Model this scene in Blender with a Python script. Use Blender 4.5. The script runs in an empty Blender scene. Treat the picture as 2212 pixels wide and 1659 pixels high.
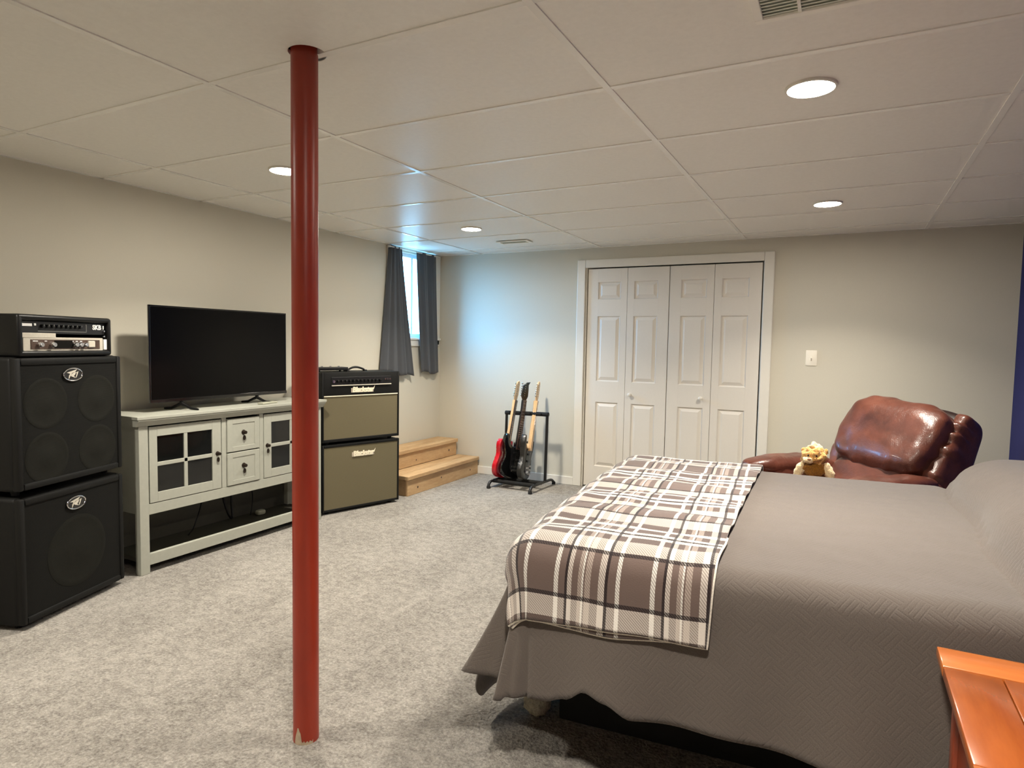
import bpy, bmesh, math, random
from mathutils import Vector, Matrix, noise
random.seed(7)
PI = math.pi
scene = bpy.context.scene
COL = scene.collection

# ------------------------------------------------------------------ camera
CAM_Z = 1.2928
F_ = Vector((-0.46240934, 0.88445031, -0.06265177))
R_ = Vector((0.88552848, 0.46424044, 0.01789193))
U_ = Vector((-0.04491001, 0.04720653, 0.99787506))
cam_d = bpy.data.cameras.new('camera')
cam = bpy.data.objects.new('camera', cam_d)
COL.objects.link(cam)
cam_d.sensor_width = 36.0
cam_d.lens = 1378.2 / 2212 * 36.0
cam_d.clip_start = 0.02
cam.matrix_world = Matrix(((R_.x, U_.x, -F_.x, 0), (R_.y, U_.y, -F_.y, 0), (R_.z, U_.z, -F_.z, CAM_Z), (0, 0, 0, 1)))
scene.camera = cam

# ------------------------------------------------------------------ light and exposure
LAMP = 275.0                      # radiance of the LED discs
LAMP_W, LAMP_SPREAD = 22.5, math.radians(121)   # beam of each downlight
LAMP_COL = (1.0, 0.925, 0.80)
world = bpy.data.worlds.new('overcast_sky')
scene.world = world
world.use_nodes = True
wt = world.node_tree
wb = wt.nodes['Background']
wc = wt.nodes.new('ShaderNodeTexCoord'); ws = wt.nodes.new('ShaderNodeSeparateXYZ'); wr_ = wt.nodes.new('ShaderNodeValToRGB')
wt.links.new(wc.outputs['Generated'], ws.inputs[0]); wt.links.new(ws.outputs['Z'], wr_.inputs['Fac']); wt.links.new(wr_.outputs['Color'], wb.inputs['Color'])
wr_.color_ramp.elements[0].position = 0.0; wr_.color_ramp.elements[0].color = (0.05, 0.11, 0.17, 1)   # ground below the horizon
wr_.color_ramp.elements[1].position = 0.02; wr_.color_ramp.elements[1].color = (0.15, 0.52, 1.0, 1)    # clear sky
wb.inputs['Strength'].default_value = 95.0
scene.view_settings.view_transform = 'Standard'
scene.view_settings.look = 'None'
scene.view_settings.gamma = 1.0
scene.view_settings.use_curve_mapping = False
scene.view_settings.exposure = 0.0
scene.cycles.use_denoising = True
scene.cycles.max_bounces = 12
scene.cycles.diffuse_bounces = 8
scene.cycles.sample_clamp_indirect = 8.0
pl = bpy.data.lights.new('window_portal', 'AREA')
pl.shape = 'RECTANGLE'; pl.size = 0.64; pl.size_y = 0.80
pl.cycles.is_portal = True
plo = bpy.data.objects.new('window_portal', pl)
COL.objects.link(plo)
plo.location = (-3.745, 5.005, 1.73)
plo.rotation_euler = (PI / 2, 0, -PI / 2)

# ------------------------------------------------------------------ room constants
XL, XR, YB, YF, ZC = -3.687, 1.02, 5.443, -1.5, 2.1627

# ------------------------------------------------------------------ materials
def lin(c):
    c = c / 255.0
    return c / 12.92 if c <= 0.04045 else ((c + 0.055) / 1.055) ** 2.4
def S(r, g, b):
    return (lin(r), lin(g), lin(b), 1.0)

class NT:
    def __init__(self, name):
        self.m = bpy.data.materials.new(name); self.m.use_nodes = True
        self.t = self.m.node_tree
        self.b = self.t.nodes['Principled BSDF']
        self.out = self.t.nodes['Material Output']
    def n(self, typ, **kw):
        nd = self.t.nodes.new(typ)
        for k, v in kw.items():
            if k in nd.inputs: nd.inputs[k].default_value = v
            else: setattr(nd, k, v)
        return nd
    def l(self, a, b): self.t.links.new(a, b)
    def coords(self, kind='Object', scale=(1, 1, 1), rot=(0, 0, 0)):
        tc = self.n('ShaderNodeTexCoord'); mp = self.n('ShaderNodeMapping')
        mp.inputs['Scale'].default_value = scale; mp.inputs['Rotation'].default_value = rot
        self.l(tc.outputs[kind], mp.inputs['Vector'])
        return mp.outputs['Vector']
    def noise(self, vec, scale, detail=3, rough=0.55):
        nd = self.n('ShaderNodeTexNoise'); nd.inputs['Scale'].default_value = scale
        nd.inputs['Detail'].default_value = detail; nd.inputs['Roughness'].default_value = rough
        self.l(vec, nd.inputs['Vector']); return nd.outputs['Fac']
    def ramp(self, fac, stops, interp='LINEAR'):
        nd = self.n('ShaderNodeValToRGB'); cr = nd.color_ramp; cr.interpolation = interp
        while len(cr.elements) < len(stops): cr.elements.new(0.5)
        for e, (p, c) in zip(cr.elements, stops): e.position = p; e.color = c
        self.l(fac, nd.inputs['Fac']); return nd.outputs['Color']
    def math(self, op, a, b=None):
        nd = self.n('ShaderNodeMath'); nd.operation = op
        for i, v in enumerate((a, b)):
            if v is None: continue
            if isinstance(v, (int, float)): nd.inputs[i].default_value = v
            else: self.l(v, nd.inputs[i])
        return nd.outputs[0]
    def mix(self, fac, a, b):
        nd = self.n('ShaderNodeMix'); nd.data_type = 'RGBA'
        if isinstance(fac, (int, float)): nd.inputs[0].default_value = fac
        else: self.l(fac, nd.inputs[0])
        for i, v in ((6, a), (7, b)):
            if isinstance(v, tuple): nd.inputs[i].default_value = v
            else: self.l(v, nd.inputs[i])
        return nd.outputs[2]
    def bump(self, h, strength=0.3, dist=0.01):
        nd = self.n('ShaderNodeBump'); nd.inputs['Strength'].default_value = strength
        nd.inputs['Distance'].default_value = dist
        self.l(h, nd.inputs['Height']); self.l(nd.outputs['Normal'], self.b.inputs['Normal'])
    def color(self, c):
        if isinstance(c, tuple): self.b.inputs['Base Color'].default_value = c
        else: self.l(c, self.b.inputs['Base Color'])
    def set(self, rough=0.5, metal=0.0, spec=0.5, coat=0.0, sheen=0.0):
        self.b.inputs['Roughness'].default_value = rough
        self.b.inputs['Metallic'].default_value = metal
        self.b.inputs['Specular IOR Level'].default_value = spec
        self.b.inputs['Coat Weight'].default_value = coat
        self.b.inputs['Coat Roughness'].default_value = 0.1
        self.b.inputs['Sheen Weight'].default_value = sheen

M = {}
def plain(key, rgb, rough=0.5, metal=0.0, spec=0.5, coat=0.0, nscale=60.0, namt=0.06, bump=0.05, bdist=0.002, sheen=0.0):
    """one colour with a faint procedural grain"""
    t = NT(key); v = t.coords(); f = t.noise(v, nscale)
    c = S(*rgb)
    lo = tuple(x * (1 - namt) for x in c[:3]) + (1,); hi = tuple(min(1, x * (1 + namt)) for x in c[:3]) + (1,)
    t.color(t.ramp(f, [(0.3, lo), (0.7, hi)])); t.set(rough, metal, spec, coat, sheen)
    if bump: t.bump(f, bump, bdist)
    M[key] = t.m; return t

def build_materials():
    plain('wall_paint', (206, 201, 186), 0.85, spec=0.25, nscale=220, namt=0.015, bump=0.08, bdist=0.001)
    plain('wall_blue', (44, 46, 98), 0.8, spec=0.25, nscale=220, namt=0.02, bump=0.08, bdist=0.001)
    plain('white_trim', (226, 222, 212), 0.38, nscale=30, namt=0.01, bump=0.0)
    plain('door_white', (222, 216, 206), 0.42, nscale=120, namt=0.012, bump=0.04, bdist=0.001)
    plain('tee_white', (238, 236, 230), 0.22, nscale=30, namt=0.01, bump=0.0)
    plain('vent_white', (242, 239, 230), 0.4, nscale=30, namt=0.01, bump=0.0)
    plain('vent_dark', (214, 217, 206), 0.6, nscale=30, namt=0.02, bump=0.0)
    plain('void', (22, 20, 18), 0.95, spec=0.1, nscale=20, namt=0.1, bump=0.0)
    plain('black_vinyl', (9, 9, 8), 0.6, spec=0.3, nscale=450, namt=0.25, bump=0.35, bdist=0.001)
    plain('black_plastic', (10, 10, 10), 0.4, spec=0.35, nscale=80, namt=0.1, bump=0.03)
    plain('black_metal', (20, 20, 22), 0.4, metal=0.0, nscale=80, namt=0.1, bump=0.03)
    plain('black_gloss', (8, 8, 9), 0.08, nscale=20, namt=0.05, bump=0.0, coat=0.6)
    plain('black_cone', (62, 60, 54), 0.7, nscale=60, namt=0.1, bump=0.0)
    plain('foam', (18, 18, 18), 0.9, nscale=200, namt=0.2, bump=0.3)
    plain('chrome', (225, 225, 228), 0.12, metal=1.0, nscale=30, namt=0.02, bump=0.0)
    plain('silver', (206, 200, 186), 0.45, metal=0.15, nscale=120, namt=0.04, bump=0.02)
    plain('cream_plate', (238, 230, 206), 0.4, nscale=60, namt=0.02, bump=0.0)
    plain('white_print', (232, 232, 230), 0.5, nscale=60, namt=0.02, bump=0.0)
    plain('grey_print', (120, 120, 116), 0.5, nscale=60, namt=0.05, bump=0.0)
    plain('brown_panel', (74, 56, 46), 0.5, nscale=40, namt=0.2, bump=0.0)
    plain('curtain', (78, 80, 84), 0.9, spec=0.15, nscale=500, namt=0.12, bump=0.25, bdist=0.001, sheen=0.2)
    plain('maple', (226, 188, 140), 0.35, nscale=25, namt=0.08, bump=0.0, coat=0.3)
    plain('rosewood', (52, 32, 24), 0.5, nscale=60, namt=0.2, bump=0.0)
    plain('guitar_red', (186, 18, 34), 0.12, nscale=15, namt=0.05, bump=0.0, coat=0.8)
    plain('guitar_black', (9, 9, 10), 0.1, nscale=15, namt=0.05, bump=0.0, coat=0.8)
    plain('guitar_grey', (30, 28, 25), 0.35, nscale=15, namt=0.15, bump=0.0, coat=0.1)
    plain('pickguard', (26, 26, 27), 0.3, nscale=40, namt=0.05, bump=0.0)
    plain('pearl_guard', (188, 176, 160), 0.35, nscale=40, namt=0.1, bump=0.0)
    plain('stand_grey', (164, 165, 154), 0.55, nscale=35, namt=0.035, bump=0.04, bdist=0.001)
    plain('stand_shade', (66, 64, 55), 0.6, nscale=35, namt=0.06, bump=0.04, bdist=0.001)  # console grey darkened to carry the shade of the lower bay
    plain('dark_glass', (16, 17, 16), 0.06, nscale=10, namt=0.1, bump=0.0, spec=0.6)
    plain('bronze', (46, 36, 28), 0.45, metal=0.6, nscale=60, namt=0.1, bump=0.0)
    plain('mattress_cloth', (150, 146, 138), 0.9, nscale=300, namt=0.05, bump=0.2)
    plain('boxspring_cloth', (30, 28, 26), 0.9, nscale=300, namt=0.1, bump=0.2)
    plain('shade_base_black', (20, 19, 18), 0.9, nscale=200, namt=0.2, bump=0.2)  # near-black, keeps the gap under the bed dark
    plain('ball_fluff', (186, 180, 160), 0.95, spec=0.1, nscale=90, namt=0.25, bump=0.9, bdist=0.01)
    plain('plush_orange', (236, 176, 104), 0.95, spec=0.1, nscale=130, namt=0.3, bump=0.8, bdist=0.01, sheen=0.4)
    plain('plush_cream', (240, 214, 168), 0.95, spec=0.1, nscale=130, namt=0.12, bump=0.7, bdist=0.008, sheen=0.4)
    plain('plush_brown', (140, 92, 30), 0.95, spec=0.1, nscale=130, namt=0.25, bump=0.8, bdist=0.01, sheen=0.3)
    plain('plush_pink', (214, 140, 110), 0.8, nscale=130, namt=0.1, bump=0.3)
    plain('fleece_cream', (226, 218, 204), 0.95, spec=0.1, nscale=220, namt=0.2, bump=0.4)
    plain('switch_white', (240, 234, 220), 0.35, nscale=30, namt=0.01, bump=0.0)
    plain('remote_grey', (168, 168, 150), 0.45, nscale=60, namt=0.05, bump=0.0)
    plain('chip_primer', (178, 160, 136), 0.7, nscale=90, namt=0.1, bump=0.1)
    plain('window_vinyl', (232, 236, 238), 0.35, nscale=30, namt=0.01, bump=0.0)
    plain('rubber', (22, 22, 22), 0.8, nscale=90, namt=0.1, bump=0.05)

    # ceiling tile: white vinyl-faced board, fine crazing
    t = NT('ceiling_tile'); v = t.coords(); f = t.noise(v, 46, 5, 0.7); f2 = t.noise(v, 210, 2)
    t.color(t.ramp(f, [(0.3, S(232, 229, 222)), (0.7, S(238, 235, 228))])); t.set(0.42, spec=0.4)
    t.bump(t.math('ADD', f, t.math('MULTIPLY', f2, 0.5)), 0.10, 0.004); M['ceiling_tile'] = t.m

    # carpet: mottled beige-grey cut pile
    t = NT('carpet'); v = t.coords()
    big = t.noise(t.coords(scale=(1.0, 0.55, 1), rot=(0, 0, 0.5)), 3.6, 5, 0.65); mid = t.noise(v, 24, 4, 0.65); fine = t.noise(v, 92, 4, 0.8)
    vo = t.n('ShaderNodeTexVoronoi'); vo.inputs['Scale'].default_value = 88; t.l(v, vo.inputs['Vector'])
    c1 = t.ramp(fine, [(0.36, S(84, 78, 71)), (0.46, S(168, 160, 148)), (0.54, S(204, 196, 184)), (0.64, S(252, 248, 240))])
    c2 = t.ramp(mid, [(0.39, S(120, 113, 104)), (0.60, S(240, 233, 222))])
    c3 = t.ramp(big, [(0.38, S(142, 135, 125)), (0.60, S(218, 211, 200))])
    cc = t.mix(0.26, t.mix(0.36, c1, c2), c3)
    hs = t.n('ShaderNodeHueSaturation'); hs.inputs['Value'].default_value = 0.69; t.l(cc, hs.inputs['Color'])
    t.color(hs.outputs['Color']); t.set(0.95, spec=0.1, sheen=0.2)
    h = t.math('ADD', t.math('MULTIPLY', vo.outputs['Distance'], -0.9), t.math('ADD', t.math('MULTIPLY', fine, 1.6), t.math('MULTIPLY', mid, 1.2)))
    t.bump(h, 0.9, 0.012); M['carpet'] = t.m

    # red paint on the steel column
    t = NT('column_red'); v = t.coords(scale=(1, 1, 0.35)); f = t.noise(v, 14, 4)
    t.color(t.ramp(f, [(0.3, S(138, 42, 24)), (0.7, S(154, 50, 28))])); t.set(0.35); t.bump(t.noise(v, 70, 3), 0.08, 0.002); M['column_red'] = t.m

    # grille cloth, dark with a fine horizontal weave
    for key, a, b in (('grille_dark', (9, 9, 8), (22, 22, 19)), ('grille_taupe', (92, 85, 65), (116, 108, 85)), ('grille_cone', (15, 15, 12), (29, 29, 23))):
        t = NT(key); v = t.coords(); w = t.n('ShaderNodeTexWave'); w.bands_direction = 'Z'
        w.inputs['Scale'].default_value = 62; w.inputs['Distortion'].default_value = 1.5; t.l(v, w.inputs['Vector'])
        f = t.noise(v, 380, 2)
        fac = t.math('MULTIPLY', t.math('ADD', w.outputs['Fac'], f), 0.5)
        t.color(t.ramp(fac, [(0.25, S(*a)), (0.75, S(*b))])); t.set(0.8, spec=0.2); t.bump(fac, 0.3, 0.001); M[key] = t.m

    # woods
    def wood(key, a, b, rough, coat, axis, scale=9, dark=None):
        t = NT(key)
        sc = {'X': (0.16, 1, 1), 'Y': (1, 0.16, 1), 'Z': (1, 1, 0.16)}[axis]
        v = t.coords(scale=sc); f = t.noise(v, scale, 6, 0.62); g = t.noise(v, scale * 9, 3, 0.6)
        fac = t.math('ADD', t.math('MULTIPLY', f, 0.7), t.math('MULTIPLY', g, 0.3))
        stops = [(0.32, S(*a)), (0.66, S(*b))]
        if dark: stops = [(0.27, S(*dark))] + stops
        t.color(t.ramp(fac, stops)); t.set(rough, coat=coat); t.bump(fac, 0.08, 0.002); M[key] = t.m
    wood('pine', (166, 132, 92), (204, 172, 130), 0.6, 0.0, 'Y', 12, (120, 84, 50))
    wood('cherry_y', (140, 68, 24), (170, 90, 38), 0.22, 0.5, 'Y', 8)
    wood('cherry_x', (166, 88, 36), (196, 112, 52), 0.22, 0.5, 'X', 8)
    wood('cherry_z', (116, 40, 14), (146, 60, 22), 0.28, 0.4, 'Z', 8)

    # brown leather
    t = NT('leather'); v = t.coords(); f = t.noise(v, 7, 5, 0.6)
    vo = t.n('ShaderNodeTexVoronoi'); vo.inputs['Scale'].default_value = 190; t.l(v, vo.inputs['Vector'])
    t.color(t.ramp(f, [(0.3, S(66, 34, 26)), (0.55, S(94, 52, 40)), (0.75, S(112, 66, 52))])); t.set(0.34, spec=0.5, coat=0.12)
    wr = t.noise(t.coords(scale=(1, 1, 0.45)), 26, 3, 0.5)
    t.bump(t.math('ADD', t.math('ADD', t.math('MULTIPLY', f, 1.6), t.math('MULTIPLY', wr, 1.1)), t.math('MULTIPLY', vo.outputs['Distance'], 0.2)), 0.25, 0.01); M['leather'] = t.m
    plain('leather_dark', (38, 20, 17), 0.4, nscale=20, namt=0.2, bump=0.15, bdist=0.006)

    # quilt: grey-taupe cotton with a stitched basket pattern
    t = NT('quilt'); uv = t.n('ShaderNodeTexCoord')
    mp = t.n('ShaderNodeMapping'); mp.inputs['Rotation'].default_value = (0, 0, 0.62); t.l(uv.outputs['UV'], mp.inputs['Vector'])
    v = mp.outputs['Vector']
    nw = t.n('ShaderNodeTexNoise'); nw.inputs['Scale'].default_value = 9; t.l(v, nw.inputs['Vector'])
    vm = t.n('ShaderNodeVectorMath'); vm.operation = 'MULTIPLY_ADD'
    t.l(nw.outputs['Color'], vm.inputs[0]); vm.inputs[1].default_value = (0.012, 0.012, 0); t.l(v, vm.inputs[2]); v = vm.outputs[0]
    wx = t.n('ShaderNodeTexWave'); wx.bands_direction = 'X'; wx.inputs['Scale'].default_value = 26; t.l(v, wx.inputs['Vector'])
    wy = t.n('ShaderNodeTexWave'); wy.bands_direction = 'Y'; wy.inputs['Scale'].default_value = 26; t.l(v, wy.inputs['Vector'])
    ck = t.n('ShaderNodeTexChecker'); ck.inputs['Scale'].default_value = 20.0; t.l(v, ck.inputs['Vector'])
    st = t.mix(ck.outputs['Fac'], wx.outputs['Color'], wy.outputs['Color'])
    st = t.ramp(st, [(0.0, (0, 0, 0, 1)), (0.35, (1, 1, 1, 1))])
    fine = t.noise(v, 420, 3, 0.7); pucker = t.noise(v, 34, 3, 0.6)
    h = t.math('ADD', t.math('MULTIPLY', st, 0.55), t.math('ADD', t.math('MULTIPLY', fine, 0.35), t.math('MULTIPLY', pucker, 0.9)))
    t.color(t.ramp(fine, [(0.3, S(86, 78, 73)), (0.7, S(110, 101, 95))])); t.set(0.9, spec=0.15, sheen=0.3)
    t.bump(h, 0.24, 0.005); M['quilt'] = t.m

    # plaid fleece: warp and weft stripe sets
    t = NT('plaid'); uv = t.n('ShaderNodeTexCoord'); sp = t.n('ShaderNodeSeparateXYZ'); t.l(uv.outputs['UV'], sp.inputs[0])
    BL, BR, CR, TA, LT = S(36, 26, 28), S(104, 88, 82), S(252, 249, 242), S(186, 172, 162), S(222, 213, 204)
    DK = S(84, 70, 66)
    warp = [(0, BL), (.03, BR), (.11, CR), (.155, BR), (.46, CR), (.505, BR), (.575, BL), (.605, LT), (.65, BR), (.715, TA), (.755, CR), (.775, BR), (.79, TA), (.85, BR), (.93, LT)]
    weft = [(0, BL), (.025, BR), (.27, BL), (.295, LT), (.41, DK), (.50, CR), (.54, BL), (.57, CR), (.615, DK), (.72, CR), (.77, DK), (.86, LT)]
    fu = t.math('FRACT', t.math('MULTIPLY', t.math('ADD', sp.outputs['X'], 2.65 - 0.035), 1 / 0.265))
    fv = t.math('FRACT', t.math('MULTIPLY', t.math('ADD', sp.outputs['Y'], 4.3 + 0.085), 1 / 0.43))
    cu = t.ramp(fu, warp, 'CONSTANT'); cv = t.ramp(fv, weft, 'CONSTANT')
    tw = t.math('FRACT', t.math('MULTIPLY', t.math('ADD', sp.outputs['X'], sp.outputs['Y']), 130.0))
    twm = t.math('ADD', 0.3, t.math('MULTIPLY', t.math('GREATER_THAN', tw, 0.5), 0.4))
    W0, K1 = (0, 0, 0, 1), (1, 1, 1, 1)
    mu = t.ramp(fu, [(0, K1), (.03, W0), (.575, K1), (.605, W0)], 'CONSTANT'); mv = t.ramp(fv, [(0, K1), (.025, W0), (.27, K1), (.295, W0), (.54, K1), (.565, W0)], 'CONSTANT')
    mk = t.math('MULTIPLY', t.math('MAXIMUM', mu, mv), t.math('ADD', 0.55, t.math('MULTIPLY', t.math('GREATER_THAN', tw, 0.5), 0.4)))
    t.color(t.mix(mk, t.mix(twm, cu, cv), BL)); t.set(0.92, spec=0.1, sheen=0.4)
    t.bump(t.noise(uv.outputs['UV'], 300, 3, 0.7), 0.5, 0.003); M['plaid'] = t.m

    # LED lens
    t = NT('led'); t.color((0.9, 0.9, 0.9, 1))
    t.b.inputs['Emission Color'].default_value = LAMP_COL + (1,); t.b.inputs['Emission Strength'].default_value = LAMP; M['led'] = t.m

    # window glass
    t = NT('window_glass'); tr = t.n('ShaderNodeBsdfTransparent'); gl = t.n('ShaderNodeBsdfGlossy'); gl.inputs['Roughness'].default_value = 0.02
    mx = t.n('ShaderNodeMixShader'); mx.inputs[0].default_value = 0.06
    tr.inputs['Color'].default_value = (0.92, 0.97, 0.98, 1)
    t.l(tr.outputs[0], mx.inputs[1]); t.l(gl.outputs[0], mx.inputs[2]); t.l(mx.outputs[0], t.out.inputs['Surface']); M['window_glass'] = t.m

    # tv screen
    t = NT('tv_screen'); v = t.coords(); t.color(t.ramp(t.noise(v, 2), [(0.3, S(5, 5, 6)), (0.7, S(8, 8, 8))])); t.set(0.14, spec=0.18); M['tv_screen'] = t.m
build_materials()

# ------------------------------------------------------------------ mesh helpers
def B(): return bmesh.new()
def put(dst, src, mtx=None):
    if mtx is not None: src.transform(mtx)
    me = bpy.data.meshes.new('tmp'); src.to_mesh(me); src.free(); dst.from_mesh(me); bpy.data.meshes.remove(me)
    return dst
def box(bm, x0, x1, y0, y1, z0, z1, bev=0.0, seg=2, mtx=None):
    b = B(); bmesh.ops.create_cube(b, size=1)
    b.transform(Matrix.Translation(((x0 + x1) / 2, (y0 + y1) / 2, (z0 + z1) / 2)) @ Matrix.Diagonal((abs(x1 - x0), abs(y1 - y0), abs(z1 - z0), 1)))
    if bev: bmesh.ops.bevel(b, geom=b.edges[:], offset=bev, segments=seg, affect='EDGES', profile=0.5)
    return put(bm, b, mtx)
def frame_basis(d):
    d = Vector(d).normalized(); a = Vector((0, 0, 1)) if abs(d.z) < 0.95 else Vector((1, 0, 0))
    x = d.cross(a).normalized(); return x, d.cross(x).normalized()
def cyl(bm, p0, p1, r0, r1=None, seg=24, cap=True):
    r1 = r0 if r1 is None else r1
    p0, p1 = Vector(p0), Vector(p1); x, y = frame_basis(p1 - p0)
    A = []; Bv = []
    for i in range(seg):
        a = 2 * PI * i / seg; d = x * math.cos(a) + y * math.sin(a)
        A.append(bm.verts.new(p0 + d * r0)); Bv.append(bm.verts.new(p1 + d * r1))
    for i in range(seg):
        j = (i + 1) % seg; bm.faces.new((A[i], A[j], Bv[j], Bv[i]))
    if cap: bm.faces.new(A[::-1]); bm.faces.new(Bv)
    return bm
def tube(bm, pts, r, seg=10, closed=False, cap=True):
    pts = [Vector(p) for p in pts]; n = len(pts); rings = []; up = None
    for i, p in enumerate(pts):
        if closed: d = pts[(i + 1) % n] - pts[i - 1]
        else: d = pts[min(i + 1, n - 1)] - pts[max(i - 1, 0)]
        d.normalize()
        if up is None: x, y = frame_basis(d)
        else:
            x = (up - d * up.dot(d)).normalized(); y = d.cross(x)
        up = x; rr = r[i] if isinstance(r, (list, tuple)) else r
        rings.append([bm.verts.new(p + (x * math.cos(2 * PI * k / seg) + y * math.sin(2 * PI * k / seg)) * rr) for k in range(seg)])
    m = n if closed else n - 1
    for i in range(m):
        a, b = rings[i], rings[(i + 1) % n]
        for k in range(seg):
            kk = (k + 1) % seg; bm.faces.new((a[k], a[kk], b[kk], b[k]))
    if cap and not closed: bm.faces.new(rings[0][::-1]); bm.faces.new(rings[-1])
    return bm
def lathe(bm, prof, org=(0, 0, 0), axis=(0, 0, 1), seg=32):
    org = Vector(org); ax = Vector(axis).normalized(); x, y = frame_basis(ax); rings = []
    for r, h in prof:
        c = org + ax * h
        rings.append([bm.verts.new(c + (x * math.cos(2 * PI * k / seg) + y * math.sin(2 * PI * k / seg)) * max(r, 1e-5)) for k in range(seg)])
    for a, b in zip(rings, rings[1:]):
        for k in range(seg):
            kk = (k + 1) % seg; bm.faces.new((a[k], a[kk], b[kk], b[k]))
    return bm
def prism(bm, outline, t0, t1, mtx, bev=0.0, seg=2):
    """outline in local xy, extruded along local z"""
    b = B(); vs = [b.verts.new((x, y, t0)) for x, y in outline]; f = b.faces.new(vs)
    r = bmesh.ops.extrude_face_region(b, geom=[f]); ev = [g for g in r['geom'] if isinstance(g, bmesh.types.BMVert)]
    for v in ev: v.co.z = t1
    if bev:
        es = [e for e in b.edges if abs(e.verts[0].co.z - e.verts[1].co.z) < 1e-9]
        bmesh.ops.bevel(b, geom=es, offset=bev, segments=seg, affect='EDGES', profile=0.5)
    bmesh.ops.recalc_face_normals(b, faces=b.faces[:])
    return put(bm, b, mtx)
def sgnpow(c, e): return math.copysign(abs(c) ** e, c)
def superell(bm, c, s, e1=0.4, e2=0.4, nu=40, nv=24, mtx=None, disp=None):
    b = B(); rows = []
    for j in range(nv + 1):
        la = -PI / 2 + PI * j / nv; row = []
        for i in range(nu):
            lo = 2 * PI * i / nu
            p = Vector((sgnpow(math.cos(la), e1) * sgnpow(math.cos(lo), e2), sgnpow(math.cos(la), e1) * sgnpow(math.sin(lo), e2), sgnpow(math.sin(la), e1)))
            q = Vector((c[0] + p.x * s[0], c[1] + p.y * s[1], c[2] + p.z * s[2]))
            if disp: q += disp(p, q)
            row.append(b.verts.new(q))
        rows.append(row)
    for a, d in zip(rows, rows[1:]):
        for k in range(nu):
            kk = (k + 1) % nu; b.faces.new((a[k], a[kk], d[kk], d[k]))
    bmesh.ops.remove_doubles(b, verts=b.verts[:], dist=1e-5)
    return put(bm, b, mtx)
def smooth_closed(pts, sub=6):
    n = len(pts); out = []
    for i in range(n):
        p0, p1, p2, p3 = (Vector(pts[(i + k - 1) % n]) for k in range(4))
        for s in range(sub):
            t = s / sub
            q = 0.5 * ((2 * p1) + (p2 - p0) * t + (2 * p0 - 5 * p1 + 4 * p2 - p3) * t * t + (3 * p1 - p0 - 3 * p2 + p3) * t ** 3)
            out.append((q.x, q.y))
    return out
def smooth_open(pts, sub=6):
    pts = [Vector(p) for p in pts]; out = []
    for i in range(len(pts) - 1):
        p0 = pts[max(i - 1, 0)]; p1 = pts[i]; p2 = pts[i + 1]; p3 = pts[min(i + 2, len(pts) - 1)]
        for s in range(sub):
            t = s / sub
            out.append(0.5 * ((2 * p1) + (p2 - p0) * t + (2 * p0 - 5 * p1 + 4 * p2 - p3) * t * t + (3 * p1 - p0 - 3 * p2 + p3) * t ** 3))
    out.append(pts[-1]); return out

def obj(name, bm, mat, parent=None, smooth=False, label=None, kind=None):
    me = bpy.data.meshes.new(name)
    bmesh.ops.recalc_face_normals(bm, faces=bm.faces[:])
    bm.to_mesh(me); bm.free()
    me.materials.append(M[mat])
    if smooth:
        me.polygons.foreach_set('use_smooth', [True] * len(me.polygons))
        if smooth != 'full': me.set_sharp_from_angle(angle=math.radians(40))
    o = bpy.data.objects.new(name, me); COL.objects.link(o)
    if parent is not None: o.parent = parent
    if label: o['label'] = label
    if kind: o['kind'] = kind
    return o
def thing(name, label, cat, loc=(0, 0, 0), rz=0.0, group=None):
    o = bpy.data.objects.new(name, None); COL.objects.link(o)
    o.empty_display_size = 0.1
    o.location = loc; o.rotation_euler = (0, 0, rz); o['label'] = label; o['category'] = cat
    if group: o['group'] = group
    return o
def tag(o, label, cat, group=None):
    o['label'] = label; o['category'] = cat
    if group: o['group'] = group
    return o
def struct(name, loc=(0, 0, 0), label=None):
    o = bpy.data.objects.new(name, None); COL.objects.link(o); o.location = loc; o['kind'] = 'structure'
    if label: o['label'] = label
    return o
def share(name, src, loc, parent, rot=None):
    o = bpy.data.objects.new(name, src.data); COL.objects.link(o); o.parent = parent; o.location = loc
    if rot is not None: o.rotation_euler = rot
    return o
def text_mesh(txt, size, depth, mtx, shear=0.0, offset=0.0, space=1.0):
    cu = bpy.data.curves.new('txt', 'FONT'); cu.body = txt; cu.size = size; cu.extrude = depth; cu.shear = shear
    cu.offset = offset; cu.align_x = 'CENTER'; cu.align_y = 'CENTER'; cu.space_character = space; cu.resolution_u = 3
    o = bpy.data.objects.new('txt', cu); COL.objects.link(o)
    bpy.context.view_layer.update()
    me = bpy.data.meshes.new_from_object(o); bpy.data.objects.remove(o); bpy.data.curves.remove(cu)
    b = B(); b.from_mesh(me); bpy.data.meshes.remove(me); b.transform(mtx); return b

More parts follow.
